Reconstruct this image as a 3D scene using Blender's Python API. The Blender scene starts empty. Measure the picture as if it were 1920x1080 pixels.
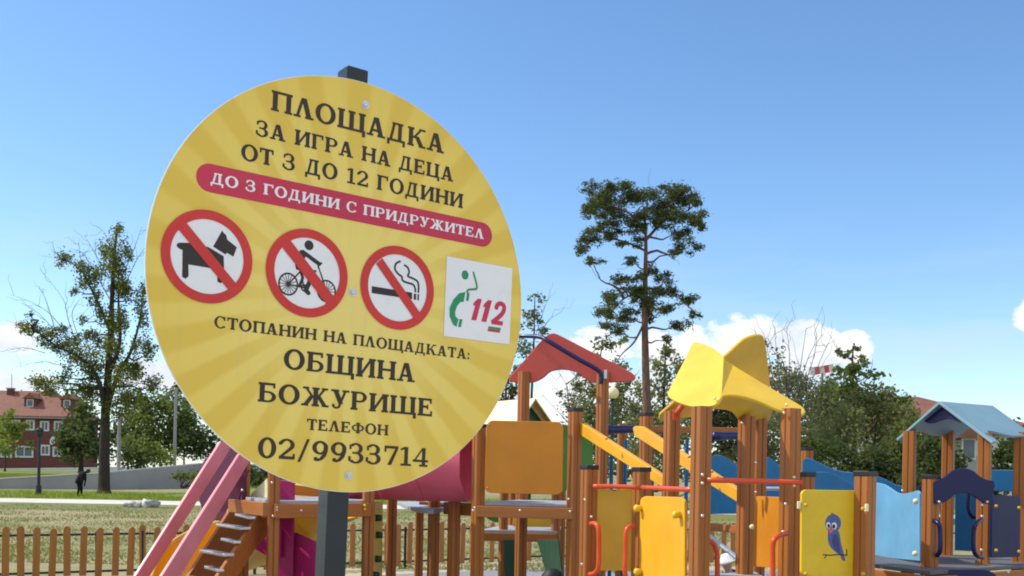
import bpy, bmesh, math, random
import numpy as np
from mathutils import Vector, Matrix
from mathutils.geometry import delaunay_2d_cdt

# ------------------------------------------------------------------ camera, sky, sun, exposure
S = bpy.context.scene
COL = S.collection
F, PX, HY, ROLL, EYE = 2000.0, 960.0, 886.0, 0.018, 1.6
cd = bpy.data.cameras.new("camera"); cam = bpy.data.objects.new("camera", cd); COL.objects.link(cam)
cd.sensor_width = 36.0; cd.lens = F / 1920 * 36; cd.shift_y = (HY - 540) / 1920
cd.clip_start = 0.05; cd.clip_end = 3000
cam.matrix_world = Matrix.Translation((0, 0, EYE)) @ Matrix.Rotation(-ROLL, 4, 'Y') @ Matrix.Rotation(math.pi / 2, 4, 'X')
S.camera = cam
S.cycles.filter_width = 1.9
SUN_AZ, SUN_EL = math.radians(-80), math.radians(47)      # azimuth from +Y towards +X
S.view_settings.view_transform = 'Standard'; S.view_settings.look = 'None'
S.view_settings.exposure = 0.84; S.view_settings.gamma = 1.0
SKY_STRENGTH, SUN_STRENGTH = 0.115, 2.5
sl = bpy.data.lights.new("sun", 'SUN'); sl.energy = SUN_STRENGTH; sl.angle = math.radians(0.53); sl.color = (1, .95, .86)
so = bpy.data.objects.new("sun", sl); COL.objects.link(so)
sd = Vector((math.sin(SUN_AZ) * math.cos(SUN_EL), math.cos(SUN_AZ) * math.cos(SUN_EL), math.sin(SUN_EL)))
so.rotation_euler = sd.to_track_quat('Z', 'Y').to_euler()

class NT:
    """small helper for node trees"""
    def __init__(s, nt): s.nt = nt; nt.nodes.clear()
    def n(s, t, **k):
        o = s.nt.nodes.new(t)
        for a, b in k.items(): setattr(o, a, b)
        return o
    def l(s, a, b): s.nt.links.new(a, b)
    def m(s, op, a, b=None, c=None):
        o = s.n('ShaderNodeMath', operation=op)
        for i, v in enumerate((a, b, c)):
            if v is None: continue
            if isinstance(v, (int, float)): o.inputs[i].default_value = v
            else: s.l(v, o.inputs[i])
        return o.outputs[0]
    def ramp(s, fac, stops):
        o = s.n('ShaderNodeValToRGB'); e = o.color_ramp.elements
        while len(e) < len(stops): e.new(.5)
        for q, (p, c) in zip(e, stops):
            q.position = p; q.color = tuple(c) + (1,) if len(c) == 3 else c
        s.l(fac, o.inputs[0]); return o.outputs[0]
    def mix(s, f, a, b, blend='MIX'):
        o = s.n('ShaderNodeMix', data_type='RGBA', blend_type=blend)
        for sock, v in ((o.inputs[0], f), (o.inputs[6], a), (o.inputs[7], b)):
            if isinstance(v, (int, float)): sock.default_value = v
            elif isinstance(v, (tuple, list)): sock.default_value = tuple(v) + (1,) if len(v) == 3 else v
            else: s.l(v, sock)
        return o.outputs[2]
    def noise(s, vec, scale, detail=4, rough=.55):
        o = s.n('ShaderNodeTexNoise'); o.inputs['Scale'].default_value = scale
        o.inputs['Detail'].default_value = detail; o.inputs['Roughness'].default_value = rough
        if vec is not None: s.l(vec, o.inputs['Vector'])
        return o.outputs['Fac']

def build_world():
    w = bpy.data.worlds.new("World"); S.world = w; w.use_nodes = True
    t = NT(w.node_tree)
    out = t.n('ShaderNodeOutputWorld'); bg = t.n('ShaderNodeBackground'); bg.inputs[1].default_value = SKY_STRENGTH
    t.l(bg.outputs[0], out.inputs[0])
    sky = t.n('ShaderNodeTexSky', sky_type='NISHITA'); sky.sun_disc = False
    sky.sun_elevation = SUN_EL; sky.sun_rotation = SUN_AZ; sky.altitude = 500
    sky.air_density = 1.0; sky.dust_density = 0.35; sky.ozone_density = 3.0
    tc = t.n('ShaderNodeTexCoord'); v = tc.outputs['Generated']
    sp = t.n('ShaderNodeSeparateXYZ'); t.l(v, sp.inputs[0])
    az = t.m('ARCTAN2', sp.outputs[0], sp.outputs[1]); el = t.m('ARCSINE', sp.outputs[2])
    def blob(a, e, ra, re):
        d = t.m('ADD', t.m('POWER', t.m('ABSOLUTE', t.m('DIVIDE', t.m('SUBTRACT', az, a), ra)), 2),
                t.m('POWER', t.m('ABSOLUTE', t.m('DIVIDE', t.m('SUBTRACT', el, e), re)), 2))
        return t.m('MAXIMUM', t.m('SUBTRACT', 1.0, d), 0.0)
    acc = None
    for (a, e, ra, re) in CLOUDS:
        b = blob(a, e, ra, re)
        acc = b if acc is None else t.m('MAXIMUM', acc, b)
    mp = t.n('ShaderNodeMapping'); mp.inputs['Scale'].default_value = (1, 1, 1.5); t.l(v, mp.inputs[0])
    nz = t.noise(mp.outputs[0], 34, 8, .62)
    f = t.m('MULTIPLY', t.m('MINIMUM', t.m('MULTIPLY', acc, 4.0), 1.0), t.m('ADD', acc, t.m('MULTIPLY', t.m('SUBTRACT', nz, .5), 2.8)))
    cl = t.ramp(f, [(.22, (0, 0, 0)), (.58, (1, 1, 1))])
    # unseen cumulus field, added behind the view to brighten the shaded sign
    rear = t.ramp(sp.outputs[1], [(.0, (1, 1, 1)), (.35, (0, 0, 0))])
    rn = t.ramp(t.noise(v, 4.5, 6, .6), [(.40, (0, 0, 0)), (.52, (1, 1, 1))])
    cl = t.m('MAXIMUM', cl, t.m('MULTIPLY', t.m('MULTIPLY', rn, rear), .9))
    # wispy veil low on the sky, stretched sideways
    mp2 = t.n('ShaderNodeMapping'); mp2.inputs['Scale'].default_value = (1, 1, 5); t.l(v, mp2.inputs[0])
    wz = t.ramp(t.noise(mp2.outputs[0], 5, 5, .6), [(.45, (0, 0, 0)), (.8, (1, 1, 1))])
    low = t.m('MAXIMUM', t.m('SUBTRACT', 1, t.m('DIVIDE', t.m('ABSOLUTE', t.m('SUBTRACT', el, .11)), .13)), 0)
    veil = t.m('MULTIPLY', t.m('MULTIPLY', wz, low), .55)
    hor = t.ramp(el, [(0.0, (.42, .42, .42)), (.08, (0, 0, 0))])
    # cloud shading: whiter tops, greyer bodies
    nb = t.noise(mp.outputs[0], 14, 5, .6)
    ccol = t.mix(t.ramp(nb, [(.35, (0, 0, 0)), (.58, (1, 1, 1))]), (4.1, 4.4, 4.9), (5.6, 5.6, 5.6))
    hs = t.n('ShaderNodeHueSaturation'); hs.inputs['Saturation'].default_value = SKY_SAT; hs.inputs['Value'].default_value = SKY_VAL
    t.l(sky.outputs[0], hs.inputs['Color'])
    c1 = t.mix(hor, hs.outputs[0], (3.2, 3.9, 4.7))
    c2 = t.mix(veil, c1, (3.6, 4.0, 4.5))
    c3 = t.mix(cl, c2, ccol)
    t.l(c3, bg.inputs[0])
def AE(x, y, rx, ry):          # a patch of sky given by where it stands over the place -> azimuth / elevation
    return (math.atan((x - 960) / F), math.atan((HY + ROLL * (x - 960) - y) / F), rx / F, ry / F)
CLOUDS = [AE(*c) for c in [(1390, 655, 95, 70), (1270, 665, 100, 60), (1120, 660, 80, 55), (1500, 670, 85, 68), (1598, 668, 42, 42),
          (1100, 740, 170, 70), (1010, 770, 150, 70), (1945, 625, 50, 50), (5, 655, 80, 38), (-40, 735, 170, 36), (300, 715, 90, 40), (1340, 740, 200, 60), (620, 640, 160, 50), (-420, 700, 260, 70), (2400, 640, 240, 90)]]
SKY_SAT, SKY_VAL = 1.12, .97
build_world()

# ------------------------------------------------------------------ helpers
def W(px, py, d):
    """a point at distance d in front of the lens, seen in direction (px, py) of the photograph"""
    dx, dy = px - PX, HY - py; c, s = math.cos(ROLL), math.sin(ROLL)
    return Vector(((dx * c - dy * s) * d / F, d, EYE + (dx * s + dy * c) * d / F))
def WG(px, d):                       # ground point under pixel column px
    x = (px - PX) / F * d
    return Vector((x, d, 0))

def tag(o, label=None, cat=None, group=None, kind=None):
    if label: o['label'] = label
    if cat: o['category'] = cat
    if group: o['group'] = group
    if kind: o['kind'] = kind
    return o
def thing(name, label, cat, loc=(0, 0, 0), rz=0, group=None):
    o = bpy.data.objects.new(name, None); COL.objects.link(o); o.empty_display_size = .2
    o.location = loc; o.rotation_euler = (0, 0, rz)
    return tag(o, label, cat, group)
def link(name, me, mat=None, parent=None, world=True):
    o = bpy.data.objects.new(name, me); COL.objects.link(o)
    if mat is not None and len(me.materials) == 0: me.materials.append(mat)
    if parent is not None:
        o.parent = parent
        if world: o.matrix_parent_inverse = parent_world(parent).inverted()
    return o
def parent_world(p):
    m = p.matrix_basis.copy()
    if p.parent is not None: m = parent_world(p.parent) @ p.matrix_parent_inverse @ m
    return m

class MB:
    """collects vertices and faces of one mesh"""
    def __init__(s): s.v = []; s.f = []; s.mi = []; s.cur = 0
    def add(s, vs, fs):
        b = len(s.v); s.v += [tuple(x) for x in vs]; s.f += [tuple(b + i for i in f) for f in fs]; s.mi += [s.cur] * len(fs)
    def box(s, c, size, M=None):
        hx, hy, hz = size[0] / 2, size[1] / 2, size[2] / 2
        vs = [Vector((x, y, z)) for x in (-hx, hx) for y in (-hy, hy) for z in (-hz, hz)]
        if M is not None: vs = [M @ x for x in vs]
        c = Vector(c); vs = [c + x for x in vs]
        s.add(vs, [(0, 1, 3, 2), (4, 6, 7, 5), (0, 4, 5, 1), (2, 3, 7, 6), (0, 2, 6, 4), (1, 5, 7, 3)])
    def beam(s, a, b, w, h, up=Vector((0, 0, 1))):
        a, b = Vector(a), Vector(b); d = b - a; L = d.length; d.normalize()
        side = d.cross(up).normalized(); u = side.cross(d)
        vs = [p + side * x + u * y for p in (a, b) for x, y in ((-w/2, -h/2), (w/2, -h/2), (w/2, h/2), (-w/2, h/2))]
        s.add(vs, [(3, 2, 1, 0), (4, 5, 6, 7), (0, 1, 5, 4), (1, 2, 6, 5), (2, 3, 7, 6), (3, 0, 4, 7)])
    def slab(s, pts, off):
        """polygon pts (list of Vector) extruded by vector off"""
        n = len(pts); off = Vector(off)
        s.add([Vector(p) for p in pts] + [Vector(p) + off for p in pts],
              [tuple(range(n)), tuple(range(2*n - 1, n - 1, -1))] + [(i, i + n, (i+1) % n + n, (i+1) % n) for i in range(n)])
    def tube(s, path, r, n=8, cap=True):
        path = [Vector(p) for p in path]; rr = r if isinstance(r, (list, tuple)) else [r] * len(path)
        rings = []; prev = None
        for i, p in enumerate(path):
            t = (path[min(i+1, len(path)-1)] - path[max(i-1, 0)])
            if t.length < 1e-9: t = Vector((0, 0, 1))
            t.normalize()
            if prev is None: a = t.orthogonal().normalized()
            else:
                a = prev - t * prev.dot(t)
                a = a.normalized() if a.length > 1e-6 else t.orthogonal().normalized()
            prev = a; b = t.cross(a)
            rings.append([p + (a * math.cos(2*math.pi*k/n) + b * math.sin(2*math.pi*k/n)) * rr[i] for k in range(n)])
        vs = [v for r_ in rings for v in r_]; fs = []
        for i in range(len(path) - 1):
            for k in range(n): fs.append((i*n + k, i*n + (k+1) % n, (i+1)*n + (k+1) % n, (i+1)*n + k))
        if cap: fs += [tuple(range(n - 1, -1, -1)), tuple((len(path)-1)*n + k for k in range(n))]
        s.add(vs, fs)
    def ball(s, c, r, n=10, sc=(1, 1, 1)):
        c = Vector(c); vs = []; fs = []
        for i in range(1, n):
            th = math.pi * i / n
            for k in range(2*n):
                ph = math.pi * k / n
                vs.append(c + Vector((r*sc[0]*math.sin(th)*math.cos(ph), r*sc[1]*math.sin(th)*math.sin(ph), r*sc[2]*math.cos(th))))
        m = 2*n
        for i in range(n - 2):
            for k in range(m): fs.append((i*m + k, (i+1)*m + k, (i+1)*m + (k+1) % m, i*m + (k+1) % m))
        t = len(vs); vs += [c + Vector((0, 0, r*sc[2])), c - Vector((0, 0, r*sc[2]))]
        for k in range(m):
            fs.append((t, k, (k+1) % m)); fs.append((t+1, (n-2)*m + (k+1) % m, (n-2)*m + k))
        s.add(vs, fs)
    def mesh(s, name):
        me = bpy.data.meshes.new(name); me.from_pydata(s.v, [], s.f); me.update(); return me
    def build(s, name, mat, parent=None, smooth=False, bevel=0, fix=True, seg=2):
        me = s.mesh(name)
        mats = mat if isinstance(mat, (list, tuple)) else [mat]
        for m in mats: me.materials.append(m)
        if len(mats) > 1: me.polygons.foreach_set('material_index', s.mi)
        if fix:
            bm = bmesh.new(); bm.from_mesh(me); bmesh.ops.recalc_face_normals(bm, faces=bm.faces); bm.to_mesh(me); bm.free()
        o = link(name, me, None, parent)
        if bevel:
            b = o.modifiers.new('bevel', 'BEVEL'); b.width = bevel; b.segments = seg; b.limit_method = 'ANGLE'; b.angle_limit = math.radians(50)
        if smooth or bevel:
            me.polygons.foreach_set('use_smooth', [True] * len(me.polygons))
            e = o.modifiers.new('wn', 'WEIGHTED_NORMAL') if bevel else None
            if bevel is 0 or not bevel: me.shade_auto(math.radians(40)) if hasattr(me, 'shade_auto') else None
        return o

def smoothpath(pts, n=6):
    """Catmull-Rom through the points"""
    P = [Vector(p) for p in pts]; out = []
    for i in range(len(P) - 1):
        p0, p1, p2, p3 = P[max(i-1, 0)], P[i], P[i+1], P[min(i+2, len(P)-1)]
        for k in range(n):
            t = k / n
            out.append(.5 * ((2*p1) + (p2 - p0)*t + (2*p0 - 5*p1 + 4*p2 - p3)*t*t + (3*p1 - p0 - 3*p2 + p3)*t**3))
    out.append(P[-1]); return out
def rrect(x0, y0, x1, y1, r, n=5):
    o = []
    for cx, cy, a in ((x1 - r, y0 + r, -90), (x1 - r, y1 - r, 0), (x0 + r, y1 - r, 90), (x0 + r, y0 + r, 180)):
        for k in range(n + 1):
            t = math.radians(a + 90 * k / n); o.append((cx + r * math.cos(t), cy + r * math.sin(t)))
    return o

# ------------------------------------------------------------------ materials
def new_mat(name):
    m = bpy.data.materials.new(name); m.use_nodes = True; return m, NT(m.node_tree)
def principled(t, rough=.5, metal=0, spec=.5):
    o = t.n('ShaderNodeOutputMaterial'); b = t.n('ShaderNodeBsdfPrincipled')
    b.inputs['Roughness'].default_value = rough; b.inputs['Metallic'].default_value = metal
    b.inputs['Specular IOR Level'].default_value = spec
    t.l(b.outputs[0], o.inputs[0]); return b
def scl(c, k): return tuple(min(1, x * k) for x in c)
def plastic(name, col, rough=.38, var=.14, metal=0, scale=3.0, bump=0.0):
    """painted or moulded surface with fading, dust film, vertical run marks and fine scuffs"""
    m, t = new_mat(name); b = principled(t, rough, metal, .4)
    tc = t.n('ShaderNodeTexCoord'); v = tc.outputs['Object']
    n1 = t.noise(v, scale, 6, .6); n2 = t.noise(v, scale * 14, 4, .6)
    c = t.mix(t.ramp(n1, [(.3, (0, 0, 0)), (.7, (1, 1, 1))]), scl(col, 1 - var), scl(col, 1 + var * .5))
    c = t.mix(t.m('MULTIPLY', t.ramp(n2, [(.55, (0, 0, 0)), (.8, (1, 1, 1))]), .14), c, scl(col, .6))
    mp = t.n('ShaderNodeMapping'); mp.inputs['Scale'].default_value = (22, 22, 1.6); t.l(v, mp.inputs[0])
    st = t.ramp(t.noise(mp.outputs[0], 1.0, 5, .6), [(.52, (0, 0, 0)), (.78, (1, 1, 1))])
    dust = tuple(.74 * x + .26 * y * min(1, .04 + 1.3 * max(col)) for x, y in zip(col, (.42, .38, .31)))
    c = t.mix(t.m('MULTIPLY', st, .34), c, dust)
    mp2 = t.n('ShaderNodeMapping'); mp2.inputs['Scale'].default_value = (60, 60, 9); mp2.inputs['Rotation'].default_value = (.5, .3, .2); t.l(v, mp2.inputs[0])
    sc_ = t.ramp(t.noise(mp2.outputs[0], 1.0, 3, .5), [(.68, (0, 0, 0)), (.74, (1, 1, 1))])
    c = t.mix(t.m('MULTIPLY', sc_, .22), c, dust)
    t.l(c, b.inputs['Base Color'])
    t.l(t.m('ADD', rough - .06, t.m('ADD', t.m('MULTIPLY', n1, .14), t.m('MULTIPLY', st, .2))), b.inputs['Roughness'])
    bp = t.n('ShaderNodeBump'); bp.inputs['Strength'].default_value = max(bump, .06); bp.inputs['Distance'].default_value = .006
    t.l(n2, bp.inputs['Height']); t.l(bp.outputs[0], b.inputs['Normal'])
    return m
def wood(name, col, axis=2, scale=1.0, rough=.5):
    m, t = new_mat(name); b = principled(t, rough)
    tc = t.n('ShaderNodeTexCoord'); mp = t.n('ShaderNodeMapping')
    s = [28 * scale] * 3; s[axis] = 1.4 * scale; mp.inputs['Scale'].default_value = s
    oi = t.n('ShaderNodeObjectInfo'); ad = t.n('ShaderNodeVectorMath', operation='ADD')
    cb = t.n('ShaderNodeCombineXYZ'); t.l(t.m('MULTIPLY', oi.outputs['Random'], 40), cb.inputs[0]); t.l(t.m('MULTIPLY', oi.outputs['Random'], 17), cb.inputs[2])
    t.l(tc.outputs['Object'], ad.inputs[0]); t.l(cb.outputs[0], ad.inputs[1]); t.l(ad.outputs[0], mp.inputs[0])
    g = t.noise(mp.outputs[0], 1.0, 6, .62)
    c = t.ramp(g, [(.25, scl(col, .55)), (.45, scl(col, .9)), (.6, col), (.8, scl(col, 1.25))])
    k = t.noise(ad.outputs[0], 2.2, 3, .5)
    c = t.mix(t.m('MULTIPLY', k, .35), c, scl(col, .62))
    # a few knots
    vo = t.n('ShaderNodeTexVoronoi'); mp2 = t.n('ShaderNodeMapping'); q = [7.0] * 3; q[axis] = 2.2; mp2.inputs['Scale'].default_value = q
    t.l(ad.outputs[0], mp2.inputs[0]); t.l(mp2.outputs[0], vo.inputs['Vector'])
    kn = t.ramp(vo.outputs['Distance'], [(.06, (1, 1, 1)), (.13, (0, 0, 0))])
    c = t.mix(t.m('MULTIPLY', kn, .6), c, scl(col, .35))
    hv = t.mix(t.m('MULTIPLY', oi.outputs['Random'], .5), c, scl(col, .7)); t.l(hv, b.inputs['Base Color'])
    bp = t.n('ShaderNodeBump'); bp.inputs['Strength'].default_value = .25; bp.inputs['Distance'].default_value = .004
    t.l(g, bp.inputs['Height']); t.l(bp.outputs[0], b.inputs['Normal'])
    return m
def leafmat(name, c1, c2, trans=.35, c3=None):
    m, t = new_mat(name); o = t.n('ShaderNodeOutputMaterial')
    ge = t.n('ShaderNodeNewGeometry'); r = ge.outputs['Random Per Island']
    st = [(0, c1), (.75, c2)] + ([(1.0, c3)] if c3 else [])
    c = t.ramp(r, st)
    tc = t.n('ShaderNodeTexCoord'); n = t.noise(tc.outputs['Object'], .6, 3, .5)
    c = t.mix(t.ramp(n, [(.35, (0, 0, 0)), (.65, (1, 1, 1))]), c, t.mix(.5, c, c2))
    d = t.n('ShaderNodeBsdfDiffuse'); tr = t.n('ShaderNodeBsdfTranslucent'); mx = t.n('ShaderNodeMixShader'); mx.inputs[0].default_value = trans
    t.l(c, d.inputs[0]); t.l(t.mix(.5, c, (.30, .36, .05)), tr.inputs[0])
    t.l(d.outputs[0], mx.inputs[1]); t.l(tr.outputs[0], mx.inputs[2]); t.l(mx.outputs[0], o.inputs[0])
    return m
def bark(name, col):
    m, t = new_mat(name); b = principled(t, .9, 0, .2); tc = t.n('ShaderNodeTexCoord')
    mp = t.n('ShaderNodeMapping'); mp.inputs['Scale'].default_value = (9, 9, 2); t.l(tc.outputs['Object'], mp.inputs[0])
    n = t.noise(mp.outputs[0], 1.5, 6, .65); t.l(t.ramp(n, [(.3, scl(col, .5)), (.7, scl(col, 1.3))]), b.inputs['Base Color'])
    bp = t.n('ShaderNodeBump'); bp.inputs['Strength'].default_value = .8; bp.inputs['Distance'].default_value = .05
    t.l(n, bp.inputs['Height']); t.l(bp.outputs[0], b.inputs['Normal']); return m

M = {}
M['wood'] = wood('stained_pine', (.42, .143, .025))
M['wood_x'] = wood('stained_pine_beam', (.44, .150, .026), 0)
M['cap'] = plastic('black_cap', (.02, .02, .022), .4)
M['steel'] = plastic('galvanised_steel', (.62, .63, .65), .35, .1, 1.0)
M['bolt'] = plastic('bolt_head', (.75, .73, .68), .3, .1, .6)
M['orange'] = plastic('orange_board', (.60, .225, .010))
M['amber'] = plastic('amber_board', (.80, .40, .02))
M['yellow'] = plastic('yellow_board', (.78, .52, .02))
M['mustard'] = plastic('mustard_board', (.62, .36, .02))
M['roofyellow'] = plastic('yellow_roof_board', (.80, .51, .035))
M['cream'] = plastic('cream_roof', (.86, .80, .48))
M['red'] = plastic('red_roof_board', (.56, .085, .065))
M['redtube'] = plastic('red_tube', (.68, .085, .025), .3)
M['pink'] = plastic('pink_slide_board', (.72, .24, .29))
M['pinkplastic'] = plastic('pink_tunnel_plastic', (.66, .115, .18), .35)
M['magenta'] = plastic('magenta_board', (.36, .012, .12))
M['purple'] = plastic('purple_board', (.10, .008, .045))
M['slideyellow'] = plastic('yellow_slide_plastic', (.78, .40, .015), .3)
M['lblue'] = plastic('light_blue_board', (.15, .38, .58))
M['mblue'] = plastic('mid_blue_board', (.005, .095, .23))
M['navy'] = plastic('navy_board', (.006, .010, .075))
M['navytube'] = plastic('navy_tube', (.006, .009, .07), .28)
M['roofblue'] = plastic('blue_roof_board', (.22, .36, .43))
M['green'] = plastic('green_board', (.07, .22, .02))
M['dgreen'] = plastic('dark_green_board', (.015, .07, .035))
M['deck'] = plastic('grey_deck', (.40, .41, .44), .5, .2, 0, 6)
M['deckdark'] = plastic('dark_deck', (.13, .12, .12), .6, .2, 0, 6)
M['fence_metal'] = plastic('black_fence_metal', (.02, .02, .022), .4)
M['picket'] = wood('picket_pine', (.40, .160, .034))
M['polepaint'] = plastic('anthracite_paint', (.018, .024, .030), .35, .15, 0, 8)
M['black'] = plastic('black_print', (.030, .022, .018), .45)
M['darkprint'] = plastic('dark_brown_print', (.040, .026, .016), .45)
M['signred'] = plastic('red_print', (.60, .035, .030), .42)
M['crimson'] = plastic('crimson_print', (.55, .030, .075), .42)
M['signwhite'] = plastic('white_print', (.80, .80, .82), .42, .04)
M['signgreen'] = plastic('green_print', (.015, .28, .11), .42)
M['rim'] = plastic('sign_rim', (.75, .72, .62), .5)
M['galv'] = plastic('pole_grey', (.24, .245, .25), .5, .15)
M['lampglass'] = plastic('milky_globe', (.80, .70, .42), .3, .05)
M['concrete'] = plastic('wall_render', (.33, .335, .345), .85, .15, 0, .5)
M['coping'] = plastic('wall_coping', (.72, .72, .70), .8, .08)
M['brick'] = plastic('red_brick_wall', (.15, .052, .046), .85, .2, 0, 1.5)
M['tiles'] = plastic('roof_tiles', (.23, .10, .07), .8, .25, 0, 2.0)
M['whiteframe'] = plastic('white_frame', (.58, .60, .62), .5)
M['glass'] = plastic('window_glass', (.10, .13, .16), .15)
M['trunk'] = bark('grey_bark', (.085, .065, .050))
M['trunkdark'] = bark('dark_bark', (.05, .042, .035))
M['pinebark'] = bark('pine_bark', (.17, .10, .075))
M['twig'] = bark('dry_twig', (.20, .175, .15))
M['cloth'] = plastic('dark_cloth', (.006, .006, .010), .9)
M['navycloth'] = plastic('navy_cloth', (.02, .035, .085), .9)
M['skin'] = plastic('skin', (.48, .27, .19), .55, .06)
M['hair'] = plastic('dark_hair', (.03, .022, .018), .7)
M['hat'] = plastic('white_cotton', (.80, .78, .74), .9, .05)
M['rock'] = plastic('grey_rubble', (.40, .39, .38), .9, .3, 0, 9)
M['rubberblack'] = plastic('black_rubber', (.02, .02, .022), .6, .2)
# ------------------------------------------------------------------ lettering: bold slab-serif capitals drawn as strokes
def arc(cx, cy, rx, ry, th, tv, a0, a1, n=20):
    q = []
    for i in range(n):
        p = []
        for a, inner in ((a0 + (a1-a0)*i/n, 0), (a0 + (a1-a0)*(i+1)/n, 0), (a0 + (a1-a0)*(i+1)/n, 1), (a0 + (a1-a0)*i/n, 1)):
            t = math.radians(a); p.append((cx + (rx - inner*th)*math.cos(t), cy + (ry - inner*tv)*math.sin(t)))
        q.append(p)
    return q
def R(x0, y0, x1, y1): return [[(x0, y0), (x1, y0), (x1, y1), (x0, y1)]]
def D(x0, y0, x1, y1, w): return [[(x0 - w/2, y0), (x0 + w/2, y0), (x1 + w/2, y1), (x1 - w/2, y1)]]     # slanted stem, flat ends
ST, TH, SE, OV = .225, .125, .11, .065
def stem(x, b=True, t=True, s=ST):
    o = R(x, 0, x + s, 1)
    if b: o += R(x - OV, 0, x + s + OV, SE)
    if t: o += R(x - OV, 1 - SE, x + s + OV, 1)
    return o
def dia(foot=True):
    o = D(.17, 0, .42, 1, TH + .01) + D(.75, 0, .47, 1, ST + .02) + R(.37, .93, .575, 1)
    if foot: o += R(.0, 0, .34, SE) + R(.55, 0, .95, SE)
    return o
G = {
 'П': (.98, stem(.08) + stem(.70) + R(.05, 1 - TH, .95, 1)),
 'Л': (.95, dia()),
 'А': (.95, dia() + R(.24, .25, .68, .25 + TH)),
 'О': (1.0, arc(.50, .5, .49, .53, .23, .12, 0, 360, 36)),
 'Щ': (1.42, stem(.08) + stem(.60) + stem(1.12) + R(.08, 0, 1.32, TH) + R(1.26, -.20, 1.42, TH) ),
 'Ц': (1.02, stem(.08) + stem(.68) + R(.08, 0, .88, TH) + R(.84, -.20, 1.0, TH)),
 'Д': (1.02, D(.22, .06, .40, 1, TH + .01) + R(.60, .06, .79, 1) + R(.28, 1 - SE, .86, 1) + R(.04, 0, .98, TH) + R(.04, -.20, .17, TH) + R(.85, -.20, .98, TH)),
 'К': (1.0, stem(.08) + D(.36, .47, .76, 1, .13) + D(.80, 0, .50, .56, ST + .03) + R(.24, .44, .46, .56) + R(.62, 1 - SE, .97, 1) + R(.62, 0, 1.0, SE)),
 'З': (.78, arc(.34, .745, .34, .285, .19, .10, -90, 150) + arc(.35, .27, .38, .30, .20, .10, -150, 90) + R(.18, .47, .38, .565) + R(.03, .70, .13, .93) + R(-.01, .10, .11, .34)),
 'И': (1.0, stem(.08) + stem(.72) + D(.26, .12, .72, .88, .15)),
 'Г': (.80, stem(.08) + R(.1, 1 - TH, .76, 1) + R(.65, .70, .76, 1)),
 'Р': (.86, stem(.08) + arc(.46, .71, .36, .29, .19, .10, -90, 90) + R(.2, .42, .47, .52) + R(.2, .90, .47, 1)),
 'Н': (1.0, stem(.08) + stem(.72) + R(.2, .45, .8, .45 + TH)),
 'Е': (.84, stem(.08) + R(.1, 1 - TH, .76, 1) + R(.66, .72, .76, 1) + R(.1, 0, .80, TH) + R(.70, 0, .80, .30) + R(.2, .46, .58, .46 + TH) + R(.50, .38, .58, .65)),
 'Т': (.86, stem(.335, True, False) + R(.02, 1 - TH, .84, 1) + R(.02, .70, .12, 1) + R(.74, .70, .84, 1)),
 'С': (.90, arc(.48, .5, .46, .53, .20, .10, 42, 318, 30) + R(.73, .66, .84, 1.0) + R(.74, .06, .84, .22)),
 'Ж': (1.32, stem(.565) + D(.16, 0, .52, .56, ST) + D(.18, 1, .56, .46, .13) + D(1.16, 0, .80, .56, ST) + D(1.14, 1, .76, .46, .13)
       + R(.48, .44, .84, .56) + R(0, 0, .34, SE) + R(.98, 0, 1.32, SE) + R(.06, 1 - SE, .36, 1) + R(.96, 1 - SE, 1.26, 1)),
 'У': (.92, D(.22, 1, .52, .26, ST + .02) + D(.74, 1, .44, .12, TH) + arc(.30, .15, .21, .17, .10, .10, 180, 350) + R(.09, .08, .22, .22) + R(.02, 1 - SE, .42, 1) + R(.58, 1 - SE, .92, 1)),
 'Б': (.86, stem(.08) + R(.1, 1 - TH, .78, 1) + R(.68, .74, .78, 1) + arc(.46, .29, .37, .29, .19, .10, -90, 90) + R(.2, 0, .47, .10) + R(.2, .48, .47, .58)),
 'Ф': (1.12, stem(.465) + arc(.56, .5, .54, .34, .18, .10, 0, 360, 32)),
 '0': (.82, arc(.41, .5, .40, .52, .215, .12, 0, 360, 32)),
 '1': (.62, R(.24, 0, .43, 1) + R(.06, 0, .60, SE) + [[(.05, .80), (.24, .86), (.24, 1), (.05, .90)]]),
 '2': (.78, arc(.38, .70, .36, .31, .19, .10, -10, 165, 16) + [[(.05, .12), (.22, .12), (.70, .56), (.73, .66), (.54, .66), (.50, .58)]] + R(.05, 0, .74, .15) + R(.66, 0, .76, .28) + R(.02, .70, .17, .84)),
 '4': (.82, R(.47, 0, .65, 1) + R(.0, .24, .80, .24 + TH) + [[(.0, .24), (.13, .30), (.56, 1), (.47, 1)]] + R(.34, 0, .78, SE)),
 '7': (.76, R(.05, .86, .75, 1) + R(.05, .68, .15, 1) + [[(.22, 0), (.42, 0), (.75, .88), (.62, .90)]]),
 '9': (.80, arc(.39, .67, .37, .345, .20, .11, 0, 360, 28) + [[(.55, .70), (.76, .70), (.74, .48), (.55, .52)], [(.55, .52), (.74, .48), (.66, .24), (.50, .34)], [(.50, .34), (.66, .24), (.50, .06), (.38, .16)], [(.38, .16), (.50, .06), (.30, -.02), (.26, .09)]] + [[(.20 + .10*math.cos(math.pi*k/8), .10 + .10*math.sin(math.pi*k/8)) for k in range(16)], [(.16, .0), (.34, -.02), (.30, .12), (.18, .12)]]),
 '/': (.60, D(.10, -.10, .50, 1.06, .13)),
 ':': (.34, R(.06, .02, .24, .20) + R(.06, .46, .24, .64)),
 ' ': (.42, []),
}
G['3'] = G['З']
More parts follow.
